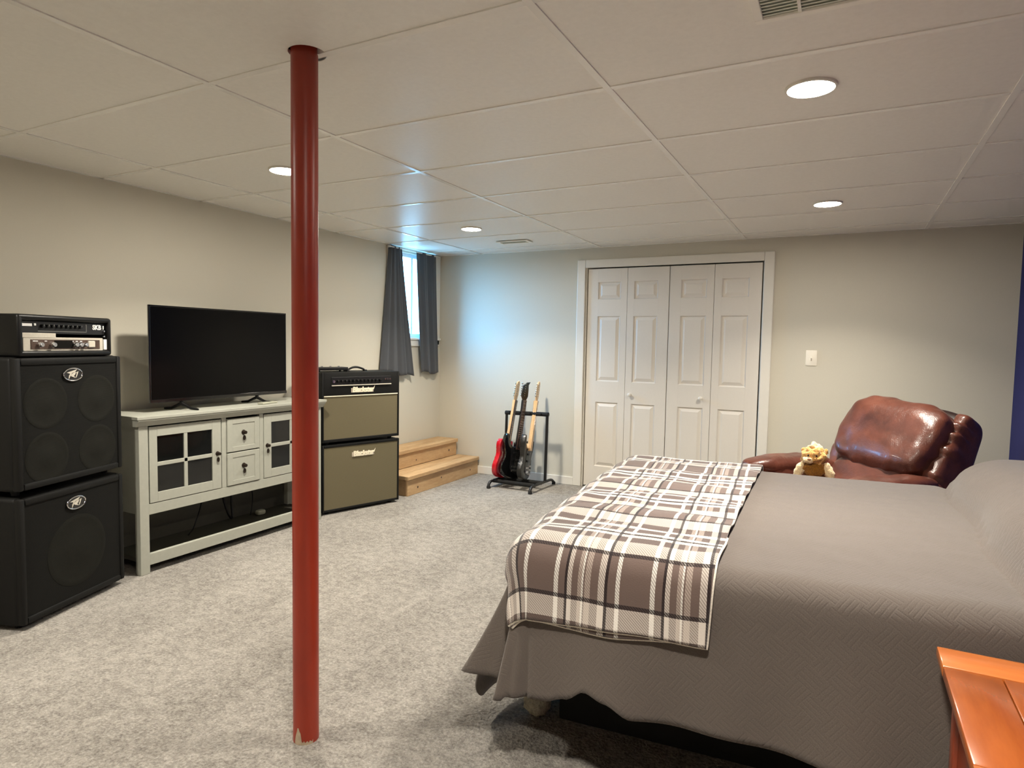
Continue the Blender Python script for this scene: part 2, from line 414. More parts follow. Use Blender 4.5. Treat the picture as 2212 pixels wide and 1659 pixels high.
# ================================================================== SETTING
def build_room():
    # floor
    b = B(); bmesh.ops.create_grid(b, x_segments=2, y_segments=2, size=0.5)
    b.transform(Matrix.Translation(((XL + XR) / 2, (YB + YF) / 2, 0)) @ Matrix.Diagonal((XR - XL + 0.4, YB - YF + 0.4, 1, 1)))
    obj('floor', b, 'carpet', kind='structure', label='grey-beige cut pile carpet floor')
    # back wall with the closet opening
    ox0, ox1, oz = -2.105, -0.600, 2.000
    b = B()
    box(b, XL - 0.3, ox0, YB, YB + 0.12, 0, ZC + 0.3); box(b, ox1, XR + 0.12, YB, YB + 0.12, 0, ZC + 0.3); box(b, ox0, ox1, YB, YB + 0.12, oz, ZC + 0.3)
    box(b, ox0 - 0.05, ox1 + 0.05, YB + 0.12, YB + 0.14, 0, ZC + 0.3)
    obj('wall_back', b, 'wall_paint', kind='structure')
    # left wall with the window opening
    wy0, wy1, wz0, wz1 = 4.685, 5.325, 1.335, 2.13
    b = B()
    box(b, XL - 0.065, XL, YF - 0.2, wy0, 0, ZC + 0.3); box(b, XL - 0.065, XL, wy1, YB, 0, ZC + 0.3)
    box(b, XL - 0.065, XL, wy0, wy1, 0, wz0); box(b, XL - 0.065, XL, wy0, wy1, wz1, ZC + 0.3)
    obj('wall_left', b, 'wall_paint', kind='structure')
    b = B(); box(b, XR, XR + 0.12, YF - 0.2, YB, 0, ZC + 0.3)
    obj('wall_right', b, 'wall_blue', kind='structure', label='navy blue accent wall behind the bed head')
    b = B(); box(b, XL - 0.065, XR + 0.12, YF - 0.2, YF, 0, ZC + 0.3); obj('wall_front', b, 'wall_paint', kind='structure')
    # baseboards
    def base(name, x0, x1, y0, y1):
        o = B(); box(o, x0, x1, y0, y1, 0, 0.075, 0.003); obj(name, o, 'white_trim', kind='structure')
    b = B(); box(b, XL, -2.19, YB - 0.013, YB, 0, 0.075, 0.003); box(b, -0.53, XR, YB - 0.013, YB, 0, 0.075, 0.003)
    obj('baseboard_back', b, 'white_trim', kind='structure')
    base('baseboard_left', XL, XL + 0.013, YF, YB - 0.013); base('baseboard_right', XR - 0.013, XR, YF, YB - 0.013)

    # ---- ceiling: slab over a dark plenum, tees and lay-in tiles
    b = B(); box(b, XL - 0.2, XR + 0.1, YF - 0.2, YB + 0.1, ZC + 0.25, ZC + 0.3)
    ceil = obj('ceiling', b, 'void', kind='structure', label='suspended ceiling of white lay-in tiles')
    tw = 0.024
    xs = [-1.9769 + 1.2192 * i for i in (-1, 0, 1, 2)]
    ys = [2.1118 + 0.6096 * j for j in range(-5, 6)]
    for x in xs:
        b = B(); box(b, x - tw / 2, x + tw / 2, YF, YB, ZC - 0.0015, ZC + 0.03, 0.0006, 1); obj('main_tee', b, 'tee_white', ceil)
    xe = [XL] + xs + [XR]; ye = [YF] + ys + [YB]
    first = {}
    for i in range(len(xe) - 1):
        a0 = xe[i] + (tw / 2 if i else 0); a1 = xe[i + 1] - (tw / 2 if i < len(xe) - 2 else 0)
        for y in ys:
            k = ('c', i)
            if k not in first:
                b = B(); box(b, a0, a1, -tw / 2, tw / 2, -0.001, 0.03, 0.0006, 1); first[k] = obj('cross_tee', b, 'tee_white', ceil); first[k].location = (0, y, ZC)
            else: share('cross_tee', first[k], (0, y, ZC), ceil)
    # wall angle
    for q in ((XL, XL + 0.022, YF, YB), (XR - 0.022, XR, YF, YB), (XL + 0.022, XR - 0.022, YB - 0.022, YB)):
        b = B(); box(b, q[0], q[1], q[2], q[3], ZC - 0.001, ZC + 0.02); obj('wall_angle', b, 'tee_white', ceil)
    px, py, hr = -1.497, 1.478, 0.057
    for i in range(len(xe) - 1):
        for j in range(len(ye) - 1):
            x0, x1, y0, y1 = xe[i] + 0.004, xe[i + 1] - 0.004, ye[j] + 0.004, ye[j + 1] - 0.004
            if x0 < px < x1 and y0 < py < y1:
                # tile cut round the steel column
                b = B(); z = ZC + 0.0025
                o_ = [b.verts.new(p + (z,)) for p in ((x0, y0), (x1, y0), (x1, y1), (x0, y1))]
                n = 28; h_ = [b.verts.new((px + hr * math.cos(2 * PI * k / n), py + hr * math.sin(2 * PI * k / n), z)) for k in range(n)]
                es = [b.edges.new((o_[k], o_[(k + 1) % 4])) for k in range(4)] + [b.edges.new((h_[k], h_[(k + 1) % n])) for k in range(n)]
                bmesh.ops.triangle_fill(b, use_beauty=True, edges=es)
                r = bmesh.ops.extrude_face_region(b, geom=b.faces[:])
                for g in r['geom']:
                    if isinstance(g, bmesh.types.BMVert): g.co.z += 0.014
                obj('ceiling_tile', b, 'ceiling_tile', ceil); continue
            k = ('t', i, round(y1 - y0, 3))
            if k not in first:
                b = B(); box(b, x0, x1, 0, y1 - y0, 0.0025, 0.02); o = obj('ceiling_tile', b, 'ceiling_tile', ceil); first[k] = o; o.location = (0, y0, ZC)
            else: share('ceiling_tile', first[k], (0, y0, ZC), ceil)

    # ---- window
    w = struct('window_1', (XL, 5.005, 1.335), 'small basement window beside the far left corner')
    def wpart(name, boxes, mat, par=w, bev=0.003):
        b = B()
        for q in boxes: box(b, *q, bev)
        b.transform(Matrix.Translation((-XL, -5.005, -1.335))); return obj(name, b, mat, par)
    wpart('casing', [(XL, XL + 0.016, 4.592, 4.685, 1.27, ZC - 0.004)], 'white_trim')
    wpart('casing', [(XL, XL + 0.016, 5.325, 5.418, 1.27, ZC - 0.004)], 'white_trim')
    wpart('sill', [(XL - 0.025, XL + 0.03, 4.592, 5.418, 1.315, 1.335)], 'white_trim')
    wpart('apron', [(XL, XL + 0.016, 4.60, 5.41, 1.255, 1.315)], 'white_trim')
    wpart('jamb', [(XL - 0.065, XL, 4.685, 4.69, 1.335, 2.13), (XL - 0.065, XL, 5.32, 5.325, 1.335, 2.13), (XL - 0.065, XL, 4.69, 5.32, 2.125, 2.13)], 'white_trim', bev=0)
    wpart('window_frame', [(XL - 0.060, XL - 0.025, 4.69, 4.725, 1.335, 2.125), (XL - 0.060, XL - 0.025, 5.285, 5.32, 1.335, 2.125), (XL - 0.060, XL - 0.025, 4.725, 5.285, 1.335, 1.375), (XL - 0.060, XL - 0.025, 4.725, 5.285, 2.09, 2.125)], 'window_vinyl')
    wpart('sash_stile', [(XL - 0.055, XL - 0.030, 4.99, 5.02, 1.375, 2.09)], 'window_vinyl')
    wpart('pane', [(XL - 0.045, XL - 0.041, 4.725, 4.99, 1.375, 2.09)], 'window_glass', bev=0)
    wpart('pane', [(XL - 0.045, XL - 0.041, 5.02, 5.285, 1.375, 2.09)], 'window_glass', bev=0)

    # ---- closet doors
    t = struct('trim_1', (-1.37, YB, 0), 'white casing around the closet doors')
    def tr(name, q):
        b = B(); box(b, *q, 0.006); b.transform(Matrix.Translation((1.37, -YB, 0))); obj(name, b, 'white_trim', t)
    tr('casing_side', (-2.190, -2.112, YB - 0.018, YB, 0, 2.057)); tr('casing_side', (-0.606, -0.530, YB - 0.018, YB, 0, 2.057))
    tr('casing_head', (-2.112, -0.606, YB - 0.018, YB, 1.985, 2.057))
    tr('jamb_side', (-2.112, -2.100, YB, YB + 0.11, 0, 1.998)); tr('jamb_side', (-0.612, -0.600, YB, YB + 0.11, 0, 1.998)); tr('jamb_head', (-2.1, -0.612, YB, YB + 0.11, 1.988, 1.998))
    d = struct('door_1', (-1.357, YB, 0), 'white bifold closet doors of four panelled leaves')
    lw = 0.366
    edges = [-2.089, -1.7225, -1.3525, -0.9855]
    for k, x0 in enumerate(edges):
        x1 = x0 + lw - 0.002
        zs = [(1.703, 1.858), (0.973, 1.555), (0.200, 0.785)]
        wide = 0.083 if k in (0, 3) else 0.062
        pl_, pr_ = (x0 + (0.096 if k % 2 == 0 else 0.060), x1 - (0.060 if k % 2 == 0 else 0.096))
        yf = YB + 0.004
        b = B()   # leaf: stiles and rails round three recesses
        box(b, x0, pl_, yf, yf + 0.03, 0.015, 1.975, 0.0015, 1); box(b, pr_, x1, yf, yf + 0.03, 0.015, 1.975, 0.0015, 1)
        zz = [0.015] + [z for a in zs[::-1] for z in a] + [1.975]
        for a in range(0, len(zz), 2): box(b, pl_ - 0.001, pr_ + 0.001, yf, yf + 0.03, zz[a], zz[a + 1])
        box(b, x0 + 0.01, x1 - 0.01, yf + 0.016, yf + 0.028, 0.02, 1.97)
        b.transform(Matrix.Translation((1.357, -YB, 0)))
        leaf = obj('door_leaf', b, 'door_white', d)
        for z0, z1 in zs:
            b = B(); g = 0.026
            o_ = [(pl_, z0), (pr_, z0), (pr_, z1), (pl_, z1)]
            def ring(ins, dep): return [b.verts.new((min(max(x, pl_ + ins), pr_ - ins) + 1.357, yf + dep - YB, min(max(z, z0 + ins), z1 - ins))) for x, z in o_]
            rs = [ring(0, 0.0), ring(0.008, 0.010), ring(0.013, 0.010), ring(g + 0.012, 0.001)]
            for r0, r1 in zip(rs, rs[1:]):
                for q in range(4): b.faces.new((r0[q], r0[(q + 1) % 4], r1[(q + 1) % 4], r1[q]))
            b.faces.new(rs[-1]); obj('raised_panel', b, 'door_white', leaf)
        kx = {1: -1.674, 2: -1.064}.get(k)
        if kx is not None:
            b = B(); lathe(b, [(0.0, -0.034), (0.010, -0.034), (0.0165, -0.029), (0.0165, -0.022), (0.009, -0.014), (0.008, -0.006), (0.014, -0.002), (0.015, 0.0)], (kx + 1.357, yf - YB, 0.866), (0, 1, 0), 24)
            obj('knob', b, 'white_trim', leaf, smooth=True)
build_room()

def build_fixtures():
    # recessed LED lights
    spots = [(-0.145, 2.388, 'round LED ceiling light nearest the large white vent'),
             (-0.141, 4.290, 'round LED ceiling light on the right near the back wall'),
             (-2.600, 2.410, 'round LED ceiling light half hidden behind the red column'),
             (-2.573, 4.207, 'round LED ceiling light near the window and small vent'),
             (-0.145, 0.480, 'round LED ceiling light above the camera side of the bed'),
             (-2.620, 0.520, 'round LED ceiling light over the carpet left of the camera')]
    for x, y, lab in spots:
        t = thing('ceiling_light', lab, 'ceiling light', (x, y, ZC - 0.001), group='round LED ceiling lights')
        b = B(); lathe(b, [(0.0722, -0.0038), (0.0732, -0.0062), (0.076, -0.0065), (0.080, -0.0045), (0.081, 0.0), (0.081, 0.006)], seg=40); obj('trim_ring', b, 'white_trim', t, smooth=True)
        b = B(); lathe(b, [(0.0, -0.0042), (0.04, -0.0041), (0.0726, -0.0040)], seg=40); obj('lens', b, 'led', t, smooth=True)
        ld = bpy.data.lights.new('downlight_beam', 'AREA'); ld.shape = 'DISK'; ld.size = 0.14; ld.energy = LAMP_W; ld.spread = LAMP_SPREAD; ld.color = LAMP_COL
        lo = bpy.data.objects.new('downlight_beam', ld); COL.objects.link(lo); lo.parent = t; lo.location = (0, 0, -0.0070)
    # vents
    def vent(x0, x1, y0, y1, lab, nsl, mull=None):
        t = thing('ceiling_vent', lab, 'vent', ((x0 + x1) / 2, (y0 + y1) / 2, ZC - 0.002), group='ceiling vents')
        cx, cy = (x0 + x1) / 2, (y0 + y1) / 2; hx, hy = (x1 - x0) / 2, (y1 - y0) / 2; m = 0.022
        b = B()
        for q in ((-hx, hx, -hy, -hy + m), (-hx, hx, hy - m, hy), (-hx, -hx + m, -hy + m, hy - m), (hx - m, hx, -hy + m, hy - m)): box(b, *q, -0.008, 0.0, 0.002)
        obj('frame', b, 'vent_white', t)
        if mull is not None:
            b = B(); box(b, mull - 0.004, mull + 0.004, -hy + m, hy - m, -0.006, 0.0); obj('mullion', b, 'vent_white', t)
        n = nsl
        for k in range(n):
            yy = -hy + m + (k + 0.5) * (2 * hy - 2 * m) / n
            b = B(); box(b, -hx + m, hx - m, -0.008, 0.008, -0.0006, 0.0006, mtx=Matrix.Translation((0, yy, -0.002)) @ Matrix.Rotation(0.3, 4, 'X')); obj('slat', b, 'vent_dark', t)
        b = B(); box(b, -hx + m, hx - m, -hy + m, hy - m, 0.0, 0.001); obj('backing', b, 'vent_dark', t)
    vent(-0.255, 0.075, 1.665, 1.855, 'large white rectangular vent at the top edge of the ceiling', 9, -0.055)
    vent(-2.69, -2.40, 4.80, 4.93, 'small flat vent near the back wall ceiling', 6)
    # switch
    t = thing('light_switch', 'white toggle light switch on the back wall', 'light switch', (-0.240, YB, 1.226))
    b = B(); box(b, -0.040, 0.040, -0.006, 0, -0.060, 0.060, 0.004); obj('plate', b, 'switch_white', t, smooth=True)
    b = B(); box(b, -0.005, 0.005, -0.020, -0.004, -0.008, 0.012, 0.002, mtx=Matrix.Rotation(0.5, 4, 'X')); obj('toggle', b, 'switch_white', t)
    # steel column
    t = thing('support_column', 'red painted steel support column standing on the carpet', 'column', (-1.505, 1.474, 0))
    b = B(); cyl(b, (0, 0, 0), (0, 0, ZC + 0.2), 0.0405, seg=40, cap=False); obj('pole', b, 'column_red', t, smooth=True)
    b = B(); R0 = 0.0412; base_a = math.atan2(-1.474, 1.505)
    rows = []
    for i in range(18):
        a = base_a - 0.95 + i * 1.5 / 17; f = i / 17
        top = 0.010 + 0.045 * max(0, 1 - ((f - 0.22) / 0.2) ** 2) + 0.004 * math.sin(i * 2.3)
        rows.append((b.verts.new((R0 * math.cos(a), R0 * math.sin(a), 0.0)), b.verts.new((R0 * math.cos(a), R0 * math.sin(a), top))))
    for (a, c), (d, e) in zip(rows, rows[1:]): b.faces.new((a, d, e, c))
    obj('chipped_paint', b, 'chip_primer', t, label='bare beige patch chipped off the paint')
build_fixtures()

# ================================================================== CURTAINS
def sstep(a, b, x):
    t = min(1, max(0, (x - a) / (b - a))); return t * t * (3 - 2 * t)
def build_curtains():
    def panel(lab, top, bot, zt, zb0, zb1, xt, xb, waves, amp, ph, ret):
        nu, nv = 72, 40; b = B(); g = []
        for j in range(nv + 1):
            t = j / nv; row = []
            for i in range(nu + 1):
                s = i / nu
                e = t ** 1.15
                y = (top[0] + (top[1] - top[0]) * s) * (1 - e) + (bot[0] + (bot[1] - bot[0]) * s) * e
                zb = zb0 + (zb1 - zb0) * s + 0.012 * math.sin(s * 9)
                z = zt + (zb - zt) * t
                fold = math.sin(2 * PI * waves * s + ph + 0.8 * math.sin(t * 2.2)) + 0.35 * math.sin(2 * PI * waves * 2.3 * s + 1.7 * ph)
                x = XL + xt + (xb - xt) * t + amp * (0.55 + 0.6 * t) * fold
                k = sstep(0.0, 0.14, s) if ret < 0 else sstep(1.0, 0.88, s)
                x = XL + 0.019 + (max(x, XL + 0.022) - XL - 0.019) * k
                row.append(b.verts.new((x, y, z)))
            g.append(row)
        for r0, r1 in zip(g, g[1:]):
            for i in range(nu): b.faces.new((r0[i], r0[i + 1], r1[i + 1], r1[i]))
        o = obj('curtain', b, 'curtain', smooth='full'); tag(o, lab, 'curtain', 'grey window curtains')
        md = o.modifiers.new('thickness', 'SOLIDIFY'); md.thickness = 0.003; md.offset = 0
        return o
    panel('dark grey curtain left of the window gap, behind the olive amplifier', (4.585, 4.752), (4.470, 4.925), ZC - 0.012, 1.03, 0.968, 0.040, 0.052, 3.0, 0.012, 0.4, -1)
    panel('dark grey curtain right of the window gap, by the room corner', (4.972, 5.330), (5.058, 5.390), ZC - 0.012, 1.000, 0.985, 0.040, 0.054, 2.6, 0.013, 2.2, 1)
    t = thing('curtain_rod', 'thin white curtain rod under the ceiling over the window', 'curtain rod', (XL + 0.040, 5.0, ZC - 0.02))
    b = B(); cyl(b, (0, -0.425, 0), (0, 0.37, 0), 0.006, seg=12); obj('rod', b, 'white_trim', t, smooth=True)
    for y in (-0.42, 0.365):
        b = B(); box(b, -0.024, 0.004, y - 0.006, y + 0.006, -0.008, 0.008, 0.001); obj('bracket', b, 'white_trim', t)
build_curtains()

# ================================================================== BASS STACK
def speaker_cab(lab, loc, rz, w, dp, h, cones, group):
    """local: x along the front, y depth (front at y=0, body to +y), z up"""
    t = thing('bass_cabinet', lab, 'speaker cabinet', loc, rz, group)
    b = B(); fr = 0.022
    # carcass: open-front shell with rounded edges
    box(b, 0, w, 0.012, dp, 0, h, 0.018, 3)
    obj('shell', b, 'black_vinyl', t, smooth=True)
    b = B()
    for q in ((0.004, 0.030, 0.004, h - 0.004), (w - 0.030, w - 0.004, 0.004, h - 0.004), (0.030, w - 0.030, 0.004, 0.034), (0.030, w - 0.030, h - 0.036, h - 0.004)):
        box(b, q[0], q[1], -0.010, 0.03, q[2], q[3], 0.008, 2)
    obj('front_rim', b, 'black_vinyl', t, smooth=True)
    b = B(); box(b, 0.03, w - 0.03, -0.002, 0.02, 0.034, h - 0.036); obj('grille', b, 'grille_dark', t)
    for cx, cz, r in cones:
        b = B(); lathe(b, [(r, -0.0022), (r * 0.93, -0.0036), (r * 0.86, -0.0030), (r * 0.8, -0.0024), (r * 0.42, -0.0022), (r * 0.36, -0.0034), (0.0, -0.0046)], (cx, -0.0006, cz), (0, 1, 0), 40)
        obj('speaker_cone', b, 'grille_cone', t, smooth=True)
    # oval emblem with angular script mark
    em = bpy.data.objects.new('emblem', None); COL.objects.link(em); em.parent = t; em.location = (w * 0.5, -0.004, h - 0.085)
    # parts of the emblem
    b = B(); n = 48; ring = [(0.053 * math.cos(2 * PI * k / n), -0.004, 0.029 * math.sin(2 * PI * k / n)) for k in range(n)]
    tube(b, ring, 0.0032, 8, closed=True); obj('emblem_ring', b, 'chrome', em, smooth=True)
    b = B(); prism(b, [(0.051 * math.cos(2 * PI * k / n), 0.027 * math.sin(2 * PI * k / n)) for k in range(n)], 0.0, 0.003, Matrix.Rotation(PI / 2, 4, 'X')); obj('emblem_plate', b, 'black_gloss', em)
    glyphs = [[(-.036, .009), (.022, .023), (.012, .013), (-.008, .006), (-.016, -.006), (-.026, -.022), (-.024, -.006), (-.018, .004)],
              [(-.016, -.004), (-.004, .004), (.010, .011), (.016, .010), (.010, -.002), (.004, -.006), (.010, -.016), (.000, -.012), (-.008, -.010)],
              [(.018, .009), (.030, .013), (.022, -.006), (.016, -.016), (.012, -.016), (.016, -.006), (.020, .002)]]
    for gpts in glyphs:
        b = B(); prism(b, gpts, 0.003, 0.0052, Matrix.Rotation(PI / 2, 4, 'X')); obj('emblem_letter', b, 'silver', em)
    for sx in (0.05, w - 0.05):
        for sy in (0.06, dp - 0.05):
            b = B(); cyl(b, (sx, sy, 0.002), (sx, sy, -0.022), 0.018, 0.015, 16); obj('foot', b, 'rubber', t)
    for sx, nx in ((0, -1), (w, 1)):     # recessed side handles
        b = B(); box(b, sx - 0.002 * (nx < 0) - 0.001, sx + 0.002 * (nx > 0) + 0.001, dp * 0.35, dp * 0.70, h * 0.60, h * 0.72, 0.0008, 1); obj('side_handle', b, 'black_plastic', t)
    return t
PV_A = Vector((-3.124, 1.411, 0)); PV_D = Vector((-0.33212512, 0.94323534, 0))
PV_RZ = math.atan2(PV_D.y, PV_D.x)
def build_bass():
    # local x runs along the front to the right as seen from the room; local +y goes back to the wall
    # rotating x to PV_D makes +y = (-0.943,-0.332), which is the back direction
    speaker_cab('lower black bass speaker cabinet standing on the carpet', (PV_A.x, PV_A.y, 0.022), PV_RZ, 0.602, 0.36, 0.566, [(0.31, 0.25, 0.17)], 'stacked bass speaker cabinets')
    speaker_cab('upper black bass speaker cabinet with four drivers under the amp head', (PV_A.x, PV_A.y, 0.614), PV_RZ, 0.602, 0.36, 0.584,
                [(0.155, 0.375, 0.115), (0.445, 0.375, 0.115), (0.155, 0.13, 0.115), (0.445, 0.13, 0.115)], 'stacked bass speaker cabinets')
    # amp head in a road case
    w, dp, h = 0.522, 0.40, 0.186
    o = PV_A + PV_D * 0.030
    t = thing('amp_head', 'black rack case amplifier head with silver panel on the bass stack', 'amplifier', (o.x, o.y, 1.199), PV_RZ)
    b = B(); r = 0.026
    box(b, 0, w, 0.0, dp, 0, r, 0.010, 3); box(b, 0, w, 0.0, dp, h - r, h, 0.012, 3); box(b, 0, r, 0.0, dp, 0.004, h - 0.004, 0.010, 3); box(b, w - r + 0.006, w, 0.0, dp, 0.004, h - 0.004, 0.008, 3); box(b, 0.01, w - 0.01, dp - 0.02, dp, 0.01, h - 0.01)
    obj('case', b, 'black_plastic', t, smooth=True)
    b = B(); box(b, 0.0, 0.004, 0.10, 0.30, 0.06, 0.13, 0.0015); b.transform(Matrix.Translation((-0.003, 0, 0))); obj('side_handle', b, 'black_metal', t)
    # upper unit
    b = B(); box(b, 0.022, 0.500, 0.020, 0.30, 0.102, 0.158, 0.002); up = obj('upper_rack_unit', b, 'black_metal', t)
    b = B(); box(b, 0.03, 0.085, 0.017, 0.0205, 0.134, 0.146); obj('name_strip', b, 'white_print', up)
    b = B(); box(b, 0.095, 0.105, 0.016, 0.0205, 0.137, 0.147, 0.001); obj('switch', b, 'white_print', up)
    for k in range(9):
        b = B(); cyl(b, (0.135 + k * 0.026, 0.0205, 0.136), (0.135 + k * 0.026, 0.006, 0.136), 0.0085, 0.0075, 16); kn = obj('knob', b, 'black_plastic', up, smooth=True)
        b = B(); box(b, 0.134 + k * 0.026, 0.136 + k * 0.026, 0.0045, 0.0065, 0.136, 0.144); obj('pointer', b, 'grey_print', kn)
    b = B(); box(b, 0.115, 0.385, 0.0185, 0.0205, 0.112, 0.115); box(b, 0.382, 0.385, 0.0185, 0.0205, 0.112, 0.150); obj('panel_line', b, 'grey_print', up)
    b = text_mesh('SKB', 0.032, 0.001, Matrix.Translation((0.448, 0.0185, 0.137)) @ Matrix.Rotation(PI / 2, 4, 'X'), offset=0.0012); obj('logo_letters', b, 'white_print', up)
    b = B(); box(b, 0.486, 0.492, 0.0175, 0.0205, 0.128, 0.147, 0.001); obj('logo_mark', b, 'white_print', up)
    # pale paper strip between the units
    b = B(); box(b, 0.022, 0.200, 0.010, 0.020, 0.084, 0.105, 0.001); obj('blank_strip', b, 'silver', t)
    # lower silver unit
    b = B(); box(b, 0.034, 0.478, 0.012, 0.30, 0.022, 0.086, 0.002); lo = obj('lower_rack_unit', b, 'silver', t)
    b = B(); box(b, 0.070, 0.455, 0.0095, 0.0125, 0.033, 0.076); pan = obj('control_panel', b, 'brown_panel', lo)
    b = B(); box(b, 0.190, 0.290, 0.0080, 0.0100, 0.037, 0.072); obj('dark_window', b, 'void', pan)
    for x, rr in ((0.110, 0.011), (0.176, 0.011), (0.300, 0.011), (0.326, 0.011), (0.356, 0.010)):
        b = B(); lathe(b, [(0.0, -0.020), (rr * 0.8, -0.020), (rr, -0.016), (rr * 1.05, 0.0)], (x, 0.0095, 0.053), (0, 1, 0), 20); obj('knob', b, 'chrome', lo, smooth=True)
    for x in (0.085, 0.098, 0.145, 0.235, 0.29, 0.315, 0.34):
        b = B(); box(b, x - 0.006, x + 0.006, 0.0082, 0.0098, 0.067, 0.071); obj('printed_mark', b, 'white_print', pan)
    b = B(); box(b, 0.380, 0.420, 0.002, 0.0125, 0.040, 0.072, 0.004); obj('rocker_switch', b, 'silver', lo)
    b = B(); box(b, 0.482, 0.502, 0.010, 0.020, 0.028, 0.080, 0.002); ear = obj('rack_ear', b, 'white_print', lo)
    for z in (0.094, 0.12):
        b = B(); cyl(b, (0.490, 0.019, z), (0.490, 0.012, z), 0.004, seg=10); obj('screw', b, 'chrome', t)
build_bass()

# ================================================================== TV CONSOLE AND TELEVISION
def build_console():
    y0, y1, xf, xb = 2.075, 3.412, -3.330, -3.655
    t = thing('tv_console', 'grey wooden media console with glass-paned doors and drawers', 'console', (xf, y0, 0))
    T = Matrix.Translation((-xf, -y0, 0))
    def part(name, boxes, mat='stand_grey', par=t, bev=0.002):
        b = B()
        for q in boxes: box(b, *q, bev)
        b.transform(T); return obj(name, b, mat, par)
    part('top', [(xb - 0.012, xf + 0.032, y0 - 0.025, y1 + 0.025, 0.853, 0.870)])
    # sloping cornice under the top
    b = B(); f0, f1 = xf + 0.024, xf + 0.004
    pr = [(f1, 0.815), (f1 + 0.004, 0.822), (f0 + 0.004, 0.846), (f0 + 0.004, 0.853), (xb, 0.853), (xb, 0.815)]
    vs0 = [b.verts.new((x, y0 - 0.018, z)) for x, z in pr]; vs1 = [b.verts.new((x, y1 + 0.018, z)) for x, z in pr]
    b.faces.new(vs0); b.faces.new(vs1[::-1])
    for k in range(len(pr)): b.faces.new((vs0[k], vs0[(k + 1) % len(pr)], vs1[(k + 1) % len(pr)], vs1[k]))
    b.transform(T); obj('cornice', b, 'stand_grey', t)
    for ya, yb in ((y0, y0 + 0.052), (y1 - 0.052, y1)):
        part('leg', [(xf - 0.045, xf, ya, yb, 0, 0.815)]); part('leg', [(xb, xb + 0.045, ya, yb, 0, 0.815)])
        part('side_panel', [(xb + 0.045, xf - 0.045, ya + 0.012, yb - 0.012, 0.33, 0.815)])
    part('carcass', [(xb + 0.002, xb + 0.01, y0 + 0.05, y1 - 0.05, 0.33, 0.815), (xb, xf - 0.02, y0 + 0.05, y1 - 0.05, 0.335, 0.355), (xb, xf - 0.02, y0 + 0.05, y1 - 0.05, 0.565, 0.578)])
    part('front_rail', [(xf - 0.03, xf - 0.004, y0 + 0.052, y1 - 0.052, 0.325, 0.384)])
    part('divider', [(xf - 0.03, xf - 0.004, 2.590, 2.622, 0.384, 0.815)]); part('divider', [(xf - 0.03, xf - 0.004, 2.872, 2.902, 0.384, 0.815)])
    part('lower_shelf', [(xb, xf - 0.02, y0 + 0.03, y1 - 0.03, 0.055, 0.080)], 'stand_shade')  # shelf coloured dark for the shade under the carcass
    part('bay_shade_panel', [(xb + 0.001, xb + 0.007, y0 + 0.05, y1 - 0.05, 0.080, 0.33)], 'stand_shade', bev=0)  # added panel, its dark colour shades the open lower bay
    part('lower_rail', [(xf - 0.028, xf - 0.004, y0 + 0.052, y1 - 0.052, 0.045, 0.108)])
    # drawers
    for z0, z1 in ((0.388, 0.590), (0.596, 0.800)):
        d = part('drawer', [(xf - 0.024, xf - 0.002, 2.626, 2.868, z0, z1)])
        # recessed field: raised border strips
        part('drawer_border', [(xf - 0.004, xf + 0.001, 2.628, 2.664, z0 + 0.002, z1 - 0.002), (xf - 0.004, xf + 0.001, 2.830, 2.866, z0 + 0.002, z1 - 0.002), (xf - 0.004, xf + 0.001, 2.664, 2.830, z0 + 0.002, z0 + 0.030), (xf - 0.004, xf + 0.001, 2.664, 2.830, z1 - 0.030, z1 - 0.002)], par=d, bev=0.0008)
        zc = (z0 + z1) / 2 + 0.012; b = B()
        lathe(b, [(0.016, -0.001), (0.014, 0.003), (0.006, 0.006), (0.006, 0.012), (0.011, 0.016), (0.010, 0.022), (0, 0.024)], (xf - 0.001, 2.747, zc), (1, 0, 0), 16)
        prism(b, [(0.010 * math.cos(k * PI / 8), 0.016 * math.sin(k * PI / 8)) for k in range(16)], 0.0, 0.003, Matrix.Translation((xf + 0.004, 2.747, zc - 0.034)) @ Matrix.Rotation(PI / 2, 4, 'Z') @ Matrix.Rotation(PI / 2, 4, 'X'))
        b.transform(T); obj('pull', b, 'bronze', d, smooth=True)
    # doors
    for ya, yb, kside in ((2.134, 2.584, 1), (2.906, 3.354, -1)):
        zb0, zt = 0.388, 0.806; pm = 0.054
        kw = 0.060
        a0, a1 = ya + (0.046 if kside > 0 else kw), yb - (kw if kside > 0 else 0.046)
        d = part('door', [(xf - 0.022, xf - 0.002, ya, a0, zb0, zt), (xf - 0.022, xf - 0.002, a1, yb, zb0, zt), (xf - 0.022, xf - 0.002, a0, a1, zb0, zb0 + pm), (xf - 0.022, xf - 0.002, a0, a1, zt - pm, zt)], bev=0.0015)
        ym, zm = (a0 + a1) / 2, (zb0 + zt) / 2
        part('muntin', [(xf - 0.016, xf - 0.003, ym - 0.011, ym + 0.011, zb0 + pm, zt - pm)], par=d); part('muntin', [(xf - 0.016, xf - 0.003, a0, a1, zm - 0.011, zm + 0.011)], par=d)
        for p0, p1 in ((a0, ym), (ym, a1)):
            for q0, q1 in ((zb0 + pm, zm), (zm, zt - pm)): part('pane', [(xf - 0.013, xf - 0.010, p0, p1, q0, q1)], 'dark_glass', d, 0)
        yk = yb - 0.026 if kside > 0 else ya + 0.026; zk = zm + 0.005; b = B()
        lathe(b, [(0.014, -0.001), (0.012, 0.003), (0.005, 0.006), (0.005, 0.012), (0.010, 0.016), (0.009, 0.022), (0, 0.024)], (xf - 0.001, yk, zk), (1, 0, 0), 16)
